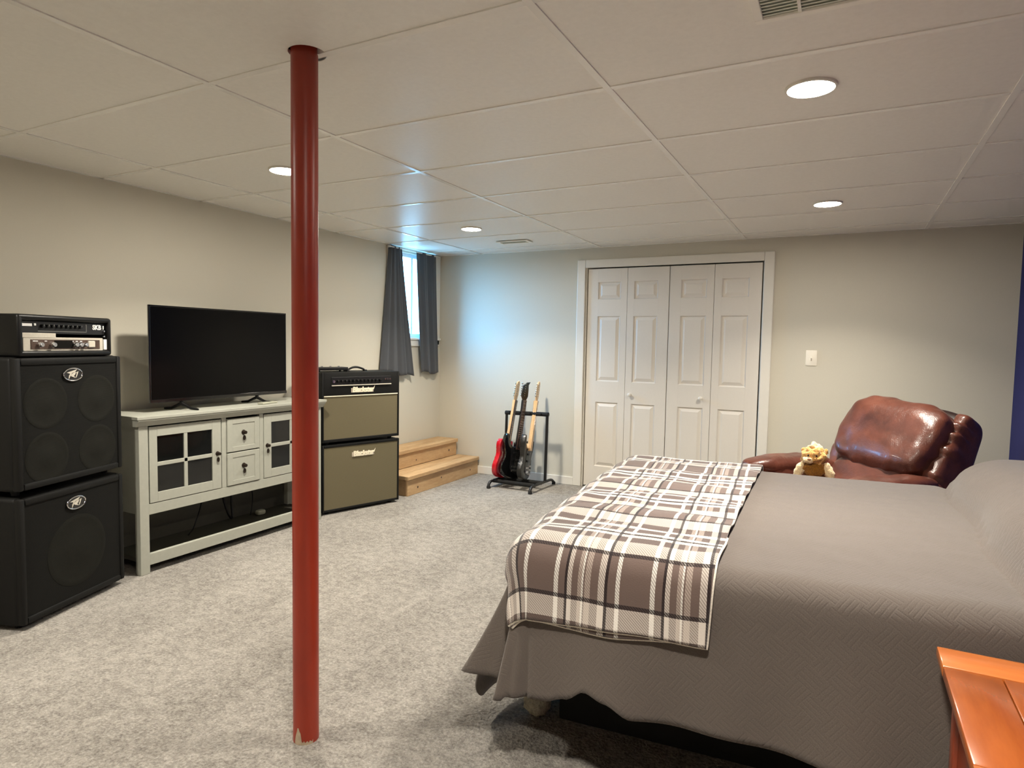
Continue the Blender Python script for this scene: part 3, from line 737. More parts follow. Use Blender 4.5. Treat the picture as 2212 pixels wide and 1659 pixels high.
        prism(b, [(0.009 * math.cos(k * PI / 8), 0.015 * math.sin(k * PI / 8)) for k in range(16)], 0.0, 0.003, Matrix.Translation((xf + 0.004, yk, zk - 0.036)) @ Matrix.Rotation(PI / 2, 4, 'Z') @ Matrix.Rotation(PI / 2, 4, 'X'))
        b.transform(T); obj('pull', b, 'bronze', d, smooth=True)

    # television
    tv = thing('television', 'black flat screen television on the grey console', 'television', (-3.46, 2.715, 0.870))
    T2 = Matrix.Translation((3.46, -2.715, -0.870)); X0 = -3.455
    def tp(name, boxes, mat, par=tv, bev=0.002):
        b = B()
        for q in boxes: box(b, *q, bev)
        b.transform(T2); return obj(name, b, mat, par)
    tp('back_shell', [(X0 - 0.035, X0 - 0.004, 2.235, 3.195, 0.945, 1.465), (X0 - 0.07, X0 - 0.03, 2.36, 3.07, 0.96, 1.22)], 'black_plastic', bev=0.006)
    Y0, Y1, Z0, Z1 = 2.222, 3.208, 0.922, 1.476
    tp('bezel', [(X0 - 0.012, X0, Y0, Y0 + 0.009, Z0, Z1), (X0 - 0.012, X0, Y1 - 0.009, Y1, Z0, Z1), (X0 - 0.012, X0, Y0, Y1, Z1 - 0.009, Z1), (X0 - 0.012, X0 + 0.004, Y0, Y1, Z0, Z0 + 0.020)], 'black_gloss')
    tp('screen', [(X0 - 0.008, X0 - 0.002, Y0 + 0.008, Y1 - 0.008, Z0 + 0.018, Z1 - 0.008)], 'tv_screen', bev=0)
    for yy, s in ((2.42, 1), (2.965, -1)):
        b = B()
        tube(b, [(X0 - 0.01, yy, Z0 + 0.01), (X0 - 0.005, yy, Z0 - 0.015), (X0 + 0.05, yy + 0.02, 0.880), (X0 + 0.095, yy + 0.035, 0.876)], [0.012, 0.010, 0.008, 0.006], 8)
        tube(b, [(X0 - 0.01, yy, Z0 + 0.01), (X0 - 0.015, yy, Z0 - 0.015), (X0 - 0.07, yy - 0.02, 0.880), (X0 - 0.115, yy - 0.035, 0.876)], [0.012, 0.010, 0.008, 0.006], 8)
        b.transform(T2); obj('foot', b, 'black_plastic', tv, smooth=True)
    b = B(); box(b, -0.022, 0.022, -0.075, 0.075, 0, 0.012, 0.004, mtx=Matrix.Translation((-3.375, 2.975, 0.8705)) @ Matrix.Rotation(0.2, 4, 'Z'))
    r = obj('remote_control', b, 'remote_grey'); tag(r, 'small pale remote control lying on the console below the television', 'remote control')
    # cables behind the lower shelf
    cables = [([(-3.62, 2.66, 0.33), (-3.60, 2.64, 0.24), (-3.56, 2.56, 0.12), (-3.53, 2.50, 0.086)], 0.004, 'thin black cable slanting onto the lower console shelf', 'black_plastic'),
              ([(-3.63, 2.80, 0.33), (-3.60, 2.81, 0.22), (-3.585, 2.83, 0.13), (-3.60, 2.87, 0.10), (-3.63, 2.89, 0.20), (-3.635, 2.895, 0.33)], 0.007, 'thick black cable loop hanging behind the console', 'black_plastic'),
              ([(-3.64, 3.04, 0.33), (-3.61, 3.045, 0.22), (-3.60, 3.03, 0.13), (-3.58, 3.00, 0.09)], 0.004, 'black cable hanging at the right behind the console', 'black_plastic')]
    for pts, rr, lab, mt in cables:
        b = B(); tube(b, smooth_open(pts, 8), rr, 8); o = obj('power_cable', b, mt, smooth=True); tag(o, lab, 'cable', 'cables under the console')
    b = B(); superell(b, (-3.55, 3.06, 0.0985), (0.024, 0.034, 0.018), 0.6, 0.6, 20, 12); o = obj('plug_adapter', b, 'remote_grey', smooth=True); tag(o, 'pale power adapter lying on the lower console shelf', 'adapter')
build_console()

# ================================================================== GUITAR AMPS
def build_combo():
    a = Vector((-3.366, 3.489, 0)); d = Vector((0.31073886, 0.95049533, 0)); a = a - d * 0.022
    rz = math.atan2(d.y, d.x); w, dp = 0.672, 0.285
    def logo(t, x, z, y):
        e = bpy.data.objects.new('logo_badge', None); COL.objects.link(e); e.parent = t; e.location = (x, y, z)
        b = text_mesh('Blackstar', 0.054, 0.0035, Matrix.Rotation(PI / 2, 4, 'X'), shear=0.12, offset=0.0022, space=0.93); obj('logo_letters', b, 'cream_plate', e)
        b = B(); box(b, -0.100, 0.094, 0.001, 0.003, -0.020, 0.014, 0.0008, 1); obj('logo_backplate', b, 'pearl_guard', e)
        b = B(); prism(b, [(0.088, 0.006), (0.104, 0.030), (0.098, 0.010)], 0, 0.003, Matrix.Rotation(PI / 2, 4, 'X')); obj('logo_star_tail', b, 'cream_plate', e)
    def shell(t, z0, z1, gz0, gz1):
        b = B(); box(b, 0, w, 0.014, dp, z0, z1, 0.010, 3); obj('shell', b, 'black_vinyl', t, smooth=True)
        b = B(); m = 0.016
        for q in ((0, m, z0, z1), (w - m, w, z0, z1), (m, w - m, z0, gz0), (m, w - m, gz1, z1)): box(b, q[0], q[1], 0, 0.03, q[2], q[3], 0.004, 2)
        obj('front_rim', b, 'black_vinyl', t, smooth=True)
        b = B(); box(b, m, w - m, 0.005, 0.02, gz0, gz1); obj('grille_cloth', b, 'grille_taupe', t)
    # extension cabinet
    t = thing('guitar_cabinet', 'lower guitar speaker cabinet with olive grille standing on the carpet', 'speaker cabinet', (a.x, a.y, 0.018), rz)
    shell(t, 0, 0.502, 0.018, 0.482)
    logo(t, 0.347, 0.415, 0.002)
    for sx in (0.06, w - 0.06):
        for sy in (0.05, dp - 0.05):
            b = B(); cyl(b, (sx, sy, 0.002), (sx, sy, -0.018), 0.018, 0.016, 14); obj('foot', b, 'rubber', t)
    # combo on top
    t = thing('guitar_combo_amp', 'upper guitar combo amplifier with black control panel and olive grille', 'amplifier', (a.x - 0.004, a.y + 0.002, 0.539), rz)
    H = 0.520
    shell(t, 0, H, 0.022, 0.340)
    for sx in (0.06, w - 0.06):
        for sy in (0.05, dp - 0.05):
            b = B(); cyl(b, (sx, sy, 0.002), (sx, sy, -0.019), 0.018, 0.016, 14); obj('foot', b, 'rubber', t)
    b = B(); box(b, 0.016, w - 0.016, -0.001, 0.01, 0.340, 0.347); obj('piping', b, 'cream_plate', t)
    b = B(); box(b, 0.075, 0.590, -0.003, 0.01, 0.425, 0.485, 0.002); cp = obj('control_panel', b, 'black_metal', t)
    b = B(); box(b, 0.075, 0.590, -0.010, -0.002, 0.419, 0.426, 0.001); obj('panel_lip', b, 'silver', cp)
    for k in range(12):
        b = B(); cyl(b, (0.125 + k * 0.033, -0.002, 0.454), (0.125 + k * 0.033, -0.018, 0.454), 0.0105, 0.009, 16); kn = obj('knob', b, 'black_plastic', cp, smooth=True)
        b = B(); box(b, 0.124 + k * 0.033, 0.126 + k * 0.033, -0.019, -0.017, 0.456, 0.463); obj('pointer', b, 'grey_print', kn)
    b = B(); lathe(b, [(0.011, 0), (0.011, -0.006), (0.006, -0.006), (0.006, -0.002), (0, -0.002)], (0.092, -0.003, 0.452), (0, 1, 0), 18); obj('input_jack', b, 'chrome', cp, smooth=True)
    for k in range(3):
        b = B(); cyl(b, (0.535 + k * 0.021, -0.003, 0.462), (0.535 + k * 0.021, -0.012, 0.462), 0.0065, seg=12); obj('toggle_switch', b, 'chrome', cp)
    logo(t, 0.339, 0.385, -0.002)
    b = B(); pts = [(0.285, 0.13, H + 0.004), (0.295, 0.13, H + 0.016), (0.33, 0.13, H + 0.030), (0.37, 0.13, H + 0.031), (0.42, 0.13, H + 0.016), (0.43, 0.13, H + 0.004)]
    tube(b, smooth_open(pts, 6), 0.008, 8); obj('handle', b, 'black_vinyl', t, smooth=True)
    for x in (0.28, 0.435):
        b = B(); box(b, x - 0.012, x + 0.012, 0.115, 0.145, H - 0.002, H + 0.012, 0.003); obj('handle_end', b, 'black_metal', t)
    # flat foot controller lying on top
    q = Vector((a.x, a.y, 0)) + d * 0.015
    t = thing('foot_controller', 'flat black foot controller lying on top of the guitar combo', 'pedal', (q.x, q.y, 0.539 + H), rz)
    b = B(); box(b, 0.0, 0.255, 0.10, 0.20, 0.010, 0.034, 0.004); obj('body', b, 'black_metal', t, smooth=True)
    for x in (0.02, 0.23):
        for y in (0.115, 0.185): 
            b = B(); cyl(b, (x, y, 0), (x, y, 0.011), 0.008, seg=12); obj('foot', b, 'rubber', t)
    for x in (0.06, 0.13, 0.20):
        b = B(); cyl(b, (x, 0.15, 0.033), (x, 0.15, 0.042), 0.009, seg=14); obj('button', b, 'chrome', t)
build_combo()

# ================================================================== STEPS
def build_steps():
    t = thing('wooden_steps', 'two raw pine steps under the window in the corner', 'steps', (-3.2, 4.85, 0))
    T = Matrix.Translation((3.2, -4.85, 0))
    def p(name, q, bev=0.003):
        b = B(); box(b, *q, bev); b.transform(T); return obj(name, b, 'pine', t)
    yl0, yl1, yu0, yu1 = 4.275, 5.425, 4.295, 5.395
    p('riser', (-3.222, -3.204, yl0, yl1, 0, 0.136)); p('riser', (-3.458, -3.440, yu0, yu1, 0.172, 0.300))
    p('side_board', (-3.66, -3.224, yl0, yl0 + 0.036, 0, 0.136)); p('side_board', (-3.66, -3.224, yl1 - 0.036, yl1, 0, 0.136))
    p('side_board', (-3.66, -3.460, yu0, yu0 + 0.036, 0.172, 0.300)); p('side_board', (-3.66, -3.460, yu1 - 0.036, yu1, 0.172, 0.300))
    # treads of two boards each
    p('tread_board', (-3.312, -3.188, yl0 - 0.012, yl1, 0.136, 0.172), 0.006); p('tread_board', (-3.440, -3.316, yl0 - 0.012, yl1, 0.136, 0.172), 0.006)
    p('tread_board', (-3.545, -3.424, yu0 - 0.012, yu1 + 0.006, 0.300, 0.336), 0.006); p('tread_board', (-3.670, -3.549, yu0 - 0.012, yu1 + 0.006, 0.300, 0.336), 0.006)
    for x, y, z, r in ((-3.2038, 4.42, 0.055, 0.010), (-3.2038, 4.78, 0.075, 0.008), (-3.2038, 5.28, 0.06, 0.008), (-3.4398, 5.26, 0.235, 0.010), (-3.4398, 4.72, 0.22, 0.007)):
        b = B(); lathe(b, [(r, 0), (r * 0.6, 0.0006), (0, 0.0006)], (x, y, z), (1, 0, 0), 14); b.transform(T); obj('knot', b, 'rosewood', t)
build_steps()

# ================================================================== GUITARS
STRAT = [(0.00, 0.0), (.07, .004), (.125, .03), (.158, .08), (.158, .13), (.137, .18), (.125, .215), (.13, .255), (.15, .30), (.156, .345), (.142, .385), (.122, .372), (.10, .335), (.06, .305), (.03, .303),
         (-.03, .303), (-.06, .315), (-.095, .355), (-.115, .412), (-.138, .425), (-.156, .39), (-.16, .34), (-.142, .27), (-.127, .22), (-.137, .17), (-.158, .12), (-.158, .07), (-.12, .025), (-.07, .004)]
SINGLE = [(0.0, 0.0), (.08, .006), (.138, .04), (.165, .10), (.158, .16), (.132, .205), (.122, .24), (.128, .28), (.142, .32), (.136, .365), (.112, .372), (.085, .335), (.05, .318), (.03, .325),
          (-.03, .35), (-.07, .372), (-.11, .375), (-.142, .35), (-.15, .31), (-.132, .26), (-.124, .22), (-.14, .17), (-.165, .11), (-.142, .04), (-.08, .006)]
def guitar(name, lab, loc, tilt, yaw, outline, body_m, guard_m, neck_m, fb_m, head_kind, roll=0.0, sc=0.93):
    """local: x across the body, z along the string axis, body face towards -y"""
    t = thing(name, lab, 'guitar', loc, 0, 'electric guitars on the rack')
    t.rotation_mode = 'QUATERNION'
    t.rotation_quaternion = (Matrix.Rotation(tilt, 4, 'X') @ Matrix.Rotation(roll, 4, 'Y') @ Matrix.Rotation(yaw, 4, 'Z')).to_quaternion()
    t.scale = (sc, sc, sc)
    RX = Matrix.Rotation(PI / 2, 4, 'X')   # (x,y,z)->(x,-z,y): outline y becomes z, extrusion goes to -y
    b = B(); prism(b, smooth_closed(outline, 5), -0.022, 0.022, RX, 0.006, 3); obj('body', b, body_m, t, smooth=True)
    b = B(); prism(b, smooth_closed([(-.05, .09), (.02, .05), (.09, .06), (.105, .11), (.085, .18), (.09, .24), (.10, .30), (.06, .27), (.03, .30), (-.03, .30), (-.07, .29), (-.06, .2)], 4), 0.022, 0.0245, RX); obj('pickguard', b, guard_m, t)
    b = B(); box(b, -0.028, 0.028, -0.034, 0.0, 0.28, 0.35, 0.004); cylv = tube(b, [(0, -0.026, 0.30), (0, -0.026, 0.48), (0, -0.026, 0.70), (0, -0.022, 0.775)], [0.024, 0.0225, 0.0205, 0.020], 14); b2 = b
    obj('neck', b2, neck_m, t, smooth=True)
    b = B(); prism(b, [(-0.028, 0.285), (0.028, 0.285), (0.0215, 0.775), (-0.0215, 0.775)], 0.040, 0.047, RX); fb = obj('fretboard', b, fb_m, t)
    for k in range(1, 16):
        z = 0.775 - 0.648 * (1 - 2 ** (-k / 12)); b = B(); wv = 0.021 + (0.775 - z) * 0.0133
        cyl(b, (-wv, -0.047, z), (wv, -0.047, z), 0.0012, seg=6); obj('fret', b, 'chrome', fb)
    for k in range(3):
        zz = 0.115 + k * 0.065; b = B(); box(b, -0.040, 0.040, -0.034, -0.022, zz - 0.009, zz + 0.009, 0.003); obj('pickup', b, 'black_plastic' if k else 'chrome', t)
    b = B(); box(b, -0.036, 0.036, -0.036, -0.022, 0.065, 0.088, 0.002); obj('bridge', b, 'chrome', t)
    for x, z in ((.085, .10), (.100, .065), (.075, .055), (.09, .135)):
        b = B(); lathe(b, [(0.0, 0.040), (0.009, 0.040), (0.011, 0.026), (0.012, 0.022)], (x, 0, z), (0, -1, 0), 14); obj('knob', b, 'chrome', t, smooth=True)
    for k in range(6):
        x0 = -0.022 + k * 0.0088; x1 = x0 * 0.72; b = B(); tube(b, [(x0, -0.040, 0.075), (x1, -0.0505, 0.775)], 0.0006, 5); obj('string', b, 'chrome', t)
    if head_kind == 'inline': ho = [(-.021, .775), (.021, .775), (.026, .80), (.036, .83), (.034, .90), (.030, .955), (.006, .972), (-.022, .955), (-.034, .925), (-.030, .86), (-.034, .815)]
    else: ho = [(-.021, .775), (.021, .775), (.040, .815), (.036, .86), (.030, .93), (.050, .965), (.010, .955), (-.036, .915), (-.046, .815)]
    b = B(); prism(b, ho, 0.022, 0.037, RX, 0.002, 1); hd = obj('headstock', b, neck_m, t)
    for k in range(6):
        z = 0.815 + k * 0.0235; x = -0.034
        b = B(); cyl(b, (x + 0.004, -0.030, z), (x - 0.014, -0.030, z), 0.0028, seg=8); superell(b, (x - 0.019, -0.030, z), (0.006, 0.005, 0.009), 0.6, 0.6, 12, 8)
        cyl(b, (x + 0.016, -0.036, z), (x + 0.016, -0.046, z), 0.0035, seg=8)
        obj('tuner', b, 'chrome', hd, smooth=True)
    return t
def build_guitars():
    # rack
    t = thing('guitar_rack', 'black folding guitar rack standing against the back wall', 'guitar stand', (-2.58, 5.15, 0))
    T = Matrix.Translation((2.58, -5.15, 0))
    def tb(name, pts, r, mat='black_metal', seg=10):
        b = B(); tube(b, pts, r, seg); b.transform(T); return obj(name, b, mat, t, smooth=True)
    xl, xr, yu = -2.775, -2.362, 5.215
    tb('upright', [(xl, yu - 0.02, 0.055), (xl, yu, 0.655)], 0.0130); tb('upright', [(xr, yu - 0.02, 0.055), (xr, yu, 0.665)], 0.0130)
    tb('neck_bar', [(xl - 0.012, yu, 0.655), (xr + 0.012, yu, 0.665)], 0.0195, 'foam', 12)
    for x in (xl, xr):
        ft = tb('foot_tube', smooth_open([(x - 0.012, 4.905, 0.012), (x - 0.010, 4.925, 0.045), (x - 0.006, 4.965, 0.058), (x, 5.20, 0.056), (x, 5.32, 0.050), (x + 0.004, 5.365, 0.030), (x + 0.004, 5.38, 0.012)], 6), 0.013)
        for y in (4.905, 5.38):
            b = B(); lathe(b, [(0.0, 0.0), (0.017, 0.0), (0.018, 0.015), (0.014, 0.026)], (x - 0.008 if y < 5 else x + 0.004, y, 0.0)); b.transform(T); obj('rubber_foot', b, 'rubber', t, smooth=True)
    for y in (4.985, 5.12):
        tb('body_rail', [(xl, y, 0.058), (xr, y, 0.058)], 0.0175, 'foam', 12)
    for k in range(4):
        x = xl + 0.05 + k * 0.105; tb('neck_peg', [(x, yu - 0.01, 0.66), (x, yu - 0.055, 0.675)], 0.007, 'foam', 8)
    tilt = -0.235
    guitar('electric_guitar', 'red electric guitar with maple neck, leftmost on the rack', (-2.752, 5.045, 0.078), tilt, 1.62, SINGLE, 'guitar_red', 'pearl_guard', 'maple', 'rosewood', 'inline', 0.05)
    guitar('electric_guitar', 'glossy black electric guitar with black headstock, middle of the rack', (-2.640, 5.060, 0.078), tilt, 1.20, STRAT, 'guitar_black', 'pickguard', 'guitar_black', 'rosewood', 'pointed', 0.02)
    guitar('electric_guitar', 'dark grey electric guitar with maple neck, rightmost on the rack', (-2.530, 5.075, 0.078), tilt, 1.72, STRAT, 'guitar_grey', 'pickguard', 'maple', 'maple', 'inline', 0.02)
build_guitars()

# ================================================================== BED
BA = Vector((-0.850, 1.604, 0)); BTH = math.radians(5.0)
E1 = Vector((math.cos(BTH), math.sin(BTH), 0)); E2 = Vector((-math.sin(BTH), math.cos(BTH), 0))
BL_, BW_, BR_, BZ = 1.83, 1.60, 0.085, 0.715
def topz(u, v):
    z = BZ + 0.012 * math.sin(PI * min(1, max(0, v / BW_)))
    u0 = 1.255 + 0.085 * v + 0.012 * math.sin(v * 9)
    tt = min(1, max(0, (u - u0) / 0.20))
    hump = math.sqrt(max(0, 1 - (1 - tt) ** 2)) * sstep(0.0, 0.22, v) * (1 - 0.75 * sstep(BW_ - 0.22, BW_, v))
    crease = -0.010 * math.exp(-((u - u0) / 0.025) ** 2)
    z += 0.155 * hump + crease
    z += 0.004 * noise.noise(Vector((u * 3.1, v * 3.1, 0.3))) + 0.002 * noise.noise(Vector((u * 11, v * 11, 2.0)))
    return z
def foldamp(q, n, along):
    """outward fold offset at the hem"""
    if n.x < -1e-6 and n.y < -1e-6 and q.y < 0.5:      # near foot corner
        ph = math.degrees(math.atan2(-n.x, -n.y))
        pts = [(0, .015), (20, .05), (33, .085), (42, .04), (50, -.015), (58, .06), (70, .155), (80, .14), (90, .12)]
        for (a, fa), (b, fb) in zip(pts, pts[1:]):
            if a <= ph <= b: return fa + (fb - fa) * sstep(a, b, ph)
    if n.y < -0.9: return 0.015 + 0.022 * math.sin((q.x - BR_) * 9.0) * min(1, (q.x - BR_) * 6) + 0.008 * math.sin(q.x * 23)
    if n.x < -0.9: return 0.12 + 0.06 * sstep(BR_, BR_ + 0.15, q.y) - 0.08 * sstep(BR_ + 0.25, BR_ + 0.6, q.y) + 0.02 * math.sin((q.y - BR_) * 8.0)
    return 0.05
def hemz(q, n):
    if n.y < -0.9:
        x = q.x - BR_
        z = 0.300
        pts = [(-0.02, .285), (0.05, .285), (0.11, .305), (0.17, .345), (0.225, .330), (0.30, .295), (0.5, .288), (0.8, .292), (1.8, .30)]
        for (a, fa), (b, fb) in zip(pts, pts[1:]):
            if a <= x <= b: return fa + (fb - fa) * sstep(a, b, x)
        return z
    if n.x < -1e-6 and n.y < -1e-6:
        if q.y > 0.5: return 0.1
        ph = math.degrees(math.atan2(-n.x, -n.y)); return 0.275 + 0.03 * sstep(35, 60, ph) - 0.03 * sstep(74, 90, ph)
    if n.x < -0.9: return 0.275 - 0.20 * sstep(BR_, BR_ + 0.20, q.y)
    return 0.31
def drape(q, n, d, extra=0.0):
    """point on the bedding: q inner rect point (u,v), n outward dir, d distance along the cloth"""
    zt = topz(q.x, q.y)
    arc = BR_ * PI / 2
    if d <= 1e-9: off, z = 0.0, zt; nrm = Vector((0, 0, 1))
    elif d < arc:
        a = d / BR_; off, z = BR_ * math.sin(a), zt - BR_ * (1 - math.cos(a)); nrm = Vector((n.x * math.sin(a), n.y * math.sin(a), math.cos(a)))
    else:
        L = zt - BR_ - hemz(q, n); t = (d - arc) / max(L, 1e-3)
        off, z = BR_ + foldamp(q, n, 0) * min(t, 1.6) ** 1.25, zt - BR_ - (d - arc); nrm = Vector((n.x, n.y, 0.0))
    p = BA + E1 * (q.x + n.x * off) + E2 * (q.y + n.y * off); p.z = z
    nw = (E1 * nrm.x + E2 * nrm.y + Vector((0, 0, nrm.z))).normalized()
    return p + nw * extra
def uv_of(q, n, d): return (q.x + n.x * d, q.y + n.y * d)
def build_bed():
    cen = BA + E1 * (BL_ / 2) + E2 * (BW_ / 2)
    t = thing('bed', 'bed with mattress and box spring on a dark base added for under-bed shade', 'bed', (cen.x, cen.y, 0), BTH)
    hx, hy = BL_ / 2, BW_ / 2
    b = B(); box(b, -hx + 0.035, hx, -hy + 0.03, hy - 0.03, 0.47, 0.700, 0.05, 3); obj('mattress', b, 'mattress_cloth', t, smooth=True)
    b = B(); box(b, -hx + 0.04, hx, -hy + 0.045, hy - 0.045, 0.330, 0.465, 0.02, 2); obj('box_spring', b, 'boxspring_cloth', t, smooth=True)
    b = B(); box(b, -hx + 0.055, hx - 0.02, -hy + 0.365, hy - 0.20, 0.0, 0.328, 0.01, 2); obj('shade_base', b, 'shade_base_black', t, smooth=True)  # black base added so the space under the bed stays in shade

    # ---- quilt
    b = B(); uvl = b.loops.layers.uv.new('UVMap'); uvd = {}
    def nv(p, uv): v = b.verts.new(p); uvd[v] = uv; return v
    nu, nvv = 120, 96
    z0 = Vector((0, 0, 0)); g = []
    for i in range(nu + 1):
        u = BR_ + (BL_ - BR_) * i / nu; row = []
        for j in range(nvv + 1):
            v = BR_ + (BW_ - 2 * BR_) * j / nvv; q = Vector((u, v, 0)); row.append(nv(drape(q, z0, 0), (u, v)))
        g.append(row)
    for r0, r1 in zip(g, g[1:]):
        for j in range(nvv): b.faces.new((r0[j], r0[j + 1], r1[j + 1], r1[j]))
    per = []   # (vert on the rim, q, n)
    for i in range(nu, -1, -1): per.append((g[i][0], Vector((BR_ + (BL_ - BR_) * i / nu, BR_, 0)), Vector((0, -1, 0))))
    for k in range(1, 40): a = PI / 2 * k / 40; per.append((g[0][0], Vector((BR_, BR_, 0)), Vector((-math.sin(a), -math.cos(a), 0))))
    for j in range(nvv + 1): per.append((g[0][j], Vector((BR_, BR_ + (BW_ - 2 * BR_) * j / nvv, 0)), Vector((-1, 0, 0))))
    for k in range(1, 20): a = PI / 2 * k / 20; per.append((g[0][nvv], Vector((BR_, BW_ - BR_, 0)), Vector((-math.cos(a), math.sin(a), 0))))
    for i in range(nu + 1): per.append((g[i][nvv], Vector((BR_ + (BL_ - BR_) * i / nu, BW_ - BR_, 0)), Vector((0, 1, 0))))
    arc = BR_ * PI / 2; prev = None
    for vtx, q, n in per:
        Lh = topz(q.x, q.y) - BR_ - hemz(q, n)
        ds = [arc * k / 6 for k in range(1, 7)] + [arc + Lh * k / 18 for k in range(1, 19)]
        colm = [vtx] + [nv(drape(q, n, d_), uv_of(q, n, d_)) for d_ in ds]
        if prev:
            for k in range(len(colm) - 1):
                vs = []
                for x in (prev[k], prev[k + 1], colm[k + 1], colm[k]):
                    if x not in vs: vs.append(x)
                if len(vs) > 2: b.faces.new(vs)
        prev = colm
    for f in b.faces:
        for lp in f.loops: lp[uvl].uv = uvd[lp.vert]
    o = obj('quilt', b, 'quilt', smooth='full'); tag(o, 'grey-brown stitched quilt covering the bed and pillows', 'quilt')
    md = o.modifiers.new('thickness', 'SOLIDIFY'); md.thickness = 0.008; md.offset = -1

    # ---- folded plaid throw across the foot
    th = thing('plaid_throw', 'folded brown, white and black plaid throw across the bed foot', 'blanket', (BA.x, BA.y, 0))
    def layer(name, u0, u1n, u1f, v0l, v0r, lift, seed):
        b = B(); uvl = b.loops.layers.uv.new('UVMap'); uvd = {}; g = []
        NU, NV = 64, 170; vend = BW_ + 0.05
        for i in range(NU + 1):
            s = i / NU; row = []
            for j in range(NV + 1):
                tt = j / NV
                v0 = v0l + (v0r - v0l) * s + 0.006 * math.sin(s * 7 + seed); v = v0 + (vend - v0) * tt
                u1 = u1n + (u1f - u1n) * tt; u = u0 + (u1 - u0) * s
                q = Vector((min(max(u, BR_), BL_), min(max(v, BR_), BW_ - BR_), 0)); dl = Vector((u - q.x, v - q.y, 0)); d_ = dl.length
                n = dl / d_ if d_ > 1e-9 else Vector((0, 0, 0))
                rip = 0.0055 * math.sin(v * 26 + 2.2 * math.sin(u * 5 + seed)) * sstep(0.02, 0.25, v) + 0.004 * noise.noise(Vector((u * 6, v * 6, seed)))
                p = drape(q, n, d_, lift + 0.006 + rip); row.append(b.verts.new(p)); uvd[row[-1]] = (u, v)
            g.append(row)
        hem = [r[0].co.copy() for r in g] + [v.co.copy() for v in g[-1][1:40]]
        for r0, r1 in zip(g, g[1:]):
            for j in range(NV): b.faces.new((r0[j], r0[j + 1], r1[j + 1], r1[j]))
        for f in b.faces:
            for lp in f.loops: lp[uvl].uv = uvd[lp.vert]
        b.transform(Matrix.Translation(-BA))
        o = obj(name, b, 'plaid', th, smooth='full')
        md = o.modifiers.new('thickness', 'SOLIDIFY'); md.thickness = 0.007; md.offset = 1
        b = B(); tube(b, [p - BA for p in hem], 0.0052, 6); obj('hem_edging', b, 'fleece_cream', th, smooth=True)
    layer('lower_fold', -0.045, 0.560, 0.655, -0.175, -0.155, 0.002, 1.0)
    layer('upper_fold', -0.050, 0.568, 0.665, -0.160, -0.150, 0.012, 3.0)
    # small fluffy ball on the carpet under the foot corner
    b = B(); superell(b, (-0.905, 1.965, 0.046), (0.047, 0.047, 0.046), 1, 1, 32, 20, disp=lambda p, q: p * 0.008 * noise.noise(p * 5))
    o = obj('fluffy_ball', b, 'ball_fluff', smooth='full'); tag(o, 'pale fluffy ball on the carpet beneath the bed foot corner', 'ball')
build_bed()

# ================================================================== NIGHTSTAND
def build_nightstand():
    x0, x1, y0, y1, zt = 0.203, 0.80, 1.09, 1.640, 0.650
    t = thing('nightstand', 'orange-brown cherry wood nightstand with planked top beside the bed', 'nightstand', ((x0 + x1) / 2, (y0 + y1) / 2, 0))
    T = Matrix.Translation((-(x0 + x1) / 2, -(y0 + y1) / 2, 0))
    def p(name, q, mat, bev=0.002, par=t, seg=2):
        b = B(); box(b, *q, bev, seg); b.transform(T); return obj(name, b, mat, par, smooth=True)
    th = 0.024
    p('top_rail', (x0, x1, y1 - 0.100, y1, zt - th, zt), 'cherry_x', 0.003); p('top_rail', (x0, x1, y0, y0 + 0.100, zt - th, zt), 'cherry_x', 0.003)
    n = 6; wv = (x1 - x0) / n
    for k in range(n): p('top_plank', (x0 + k * wv + 0.0005, x0 + (k + 1) * wv - 0.0005, y0 + 0.1008, y1 - 0.1008, zt - th, zt - 0.0005), 'cherry_y', 0.0035)
    ix0, ix1, iy0, iy1 = x0 + 0.03, x1 - 0.03, y0 + 0.03, y1 - 0.03
    for a in (ix0, ix1 - 0.045):
        for c in (iy0, iy1 - 0.045): p('leg', (a, a + 0.045, c, c + 0.045, 0, zt - th), 'cherry_z')
    for a in (ix0 + 0.008, ix1 - 0.026): p('side_panel', (a, a + 0.018, iy0 + 0.045, iy1 - 0.045, 0.10, zt - th), 'cherry_z')
    p('back_panel', (ix0 + 0.045, ix1 - 0.045, iy1 - 0.026, iy1 - 0.008, 0.10, zt - th), 'cherry_z')
    for z0, z1 in ((0.12, 0.36), (0.375, 0.61)):
        d = p('drawer', (ix0 + 0.048, ix1 - 0.048, iy0 + 0.002, iy0 + 0.022, z0, z1), 'cherry_x', 0.004)
        b = B(); lathe(b, [(0.008, 0), (0.007, 0.012), (0.015, 0.02), (0.012, 0.028), (0, 0.03)], ((ix0 + ix1) / 2, iy0 + 0.002, (z0 + z1) / 2), (0, -1, 0), 18); b.transform(T); obj('knob', b, 'bronze', d, smooth=True)
build_nightstand()

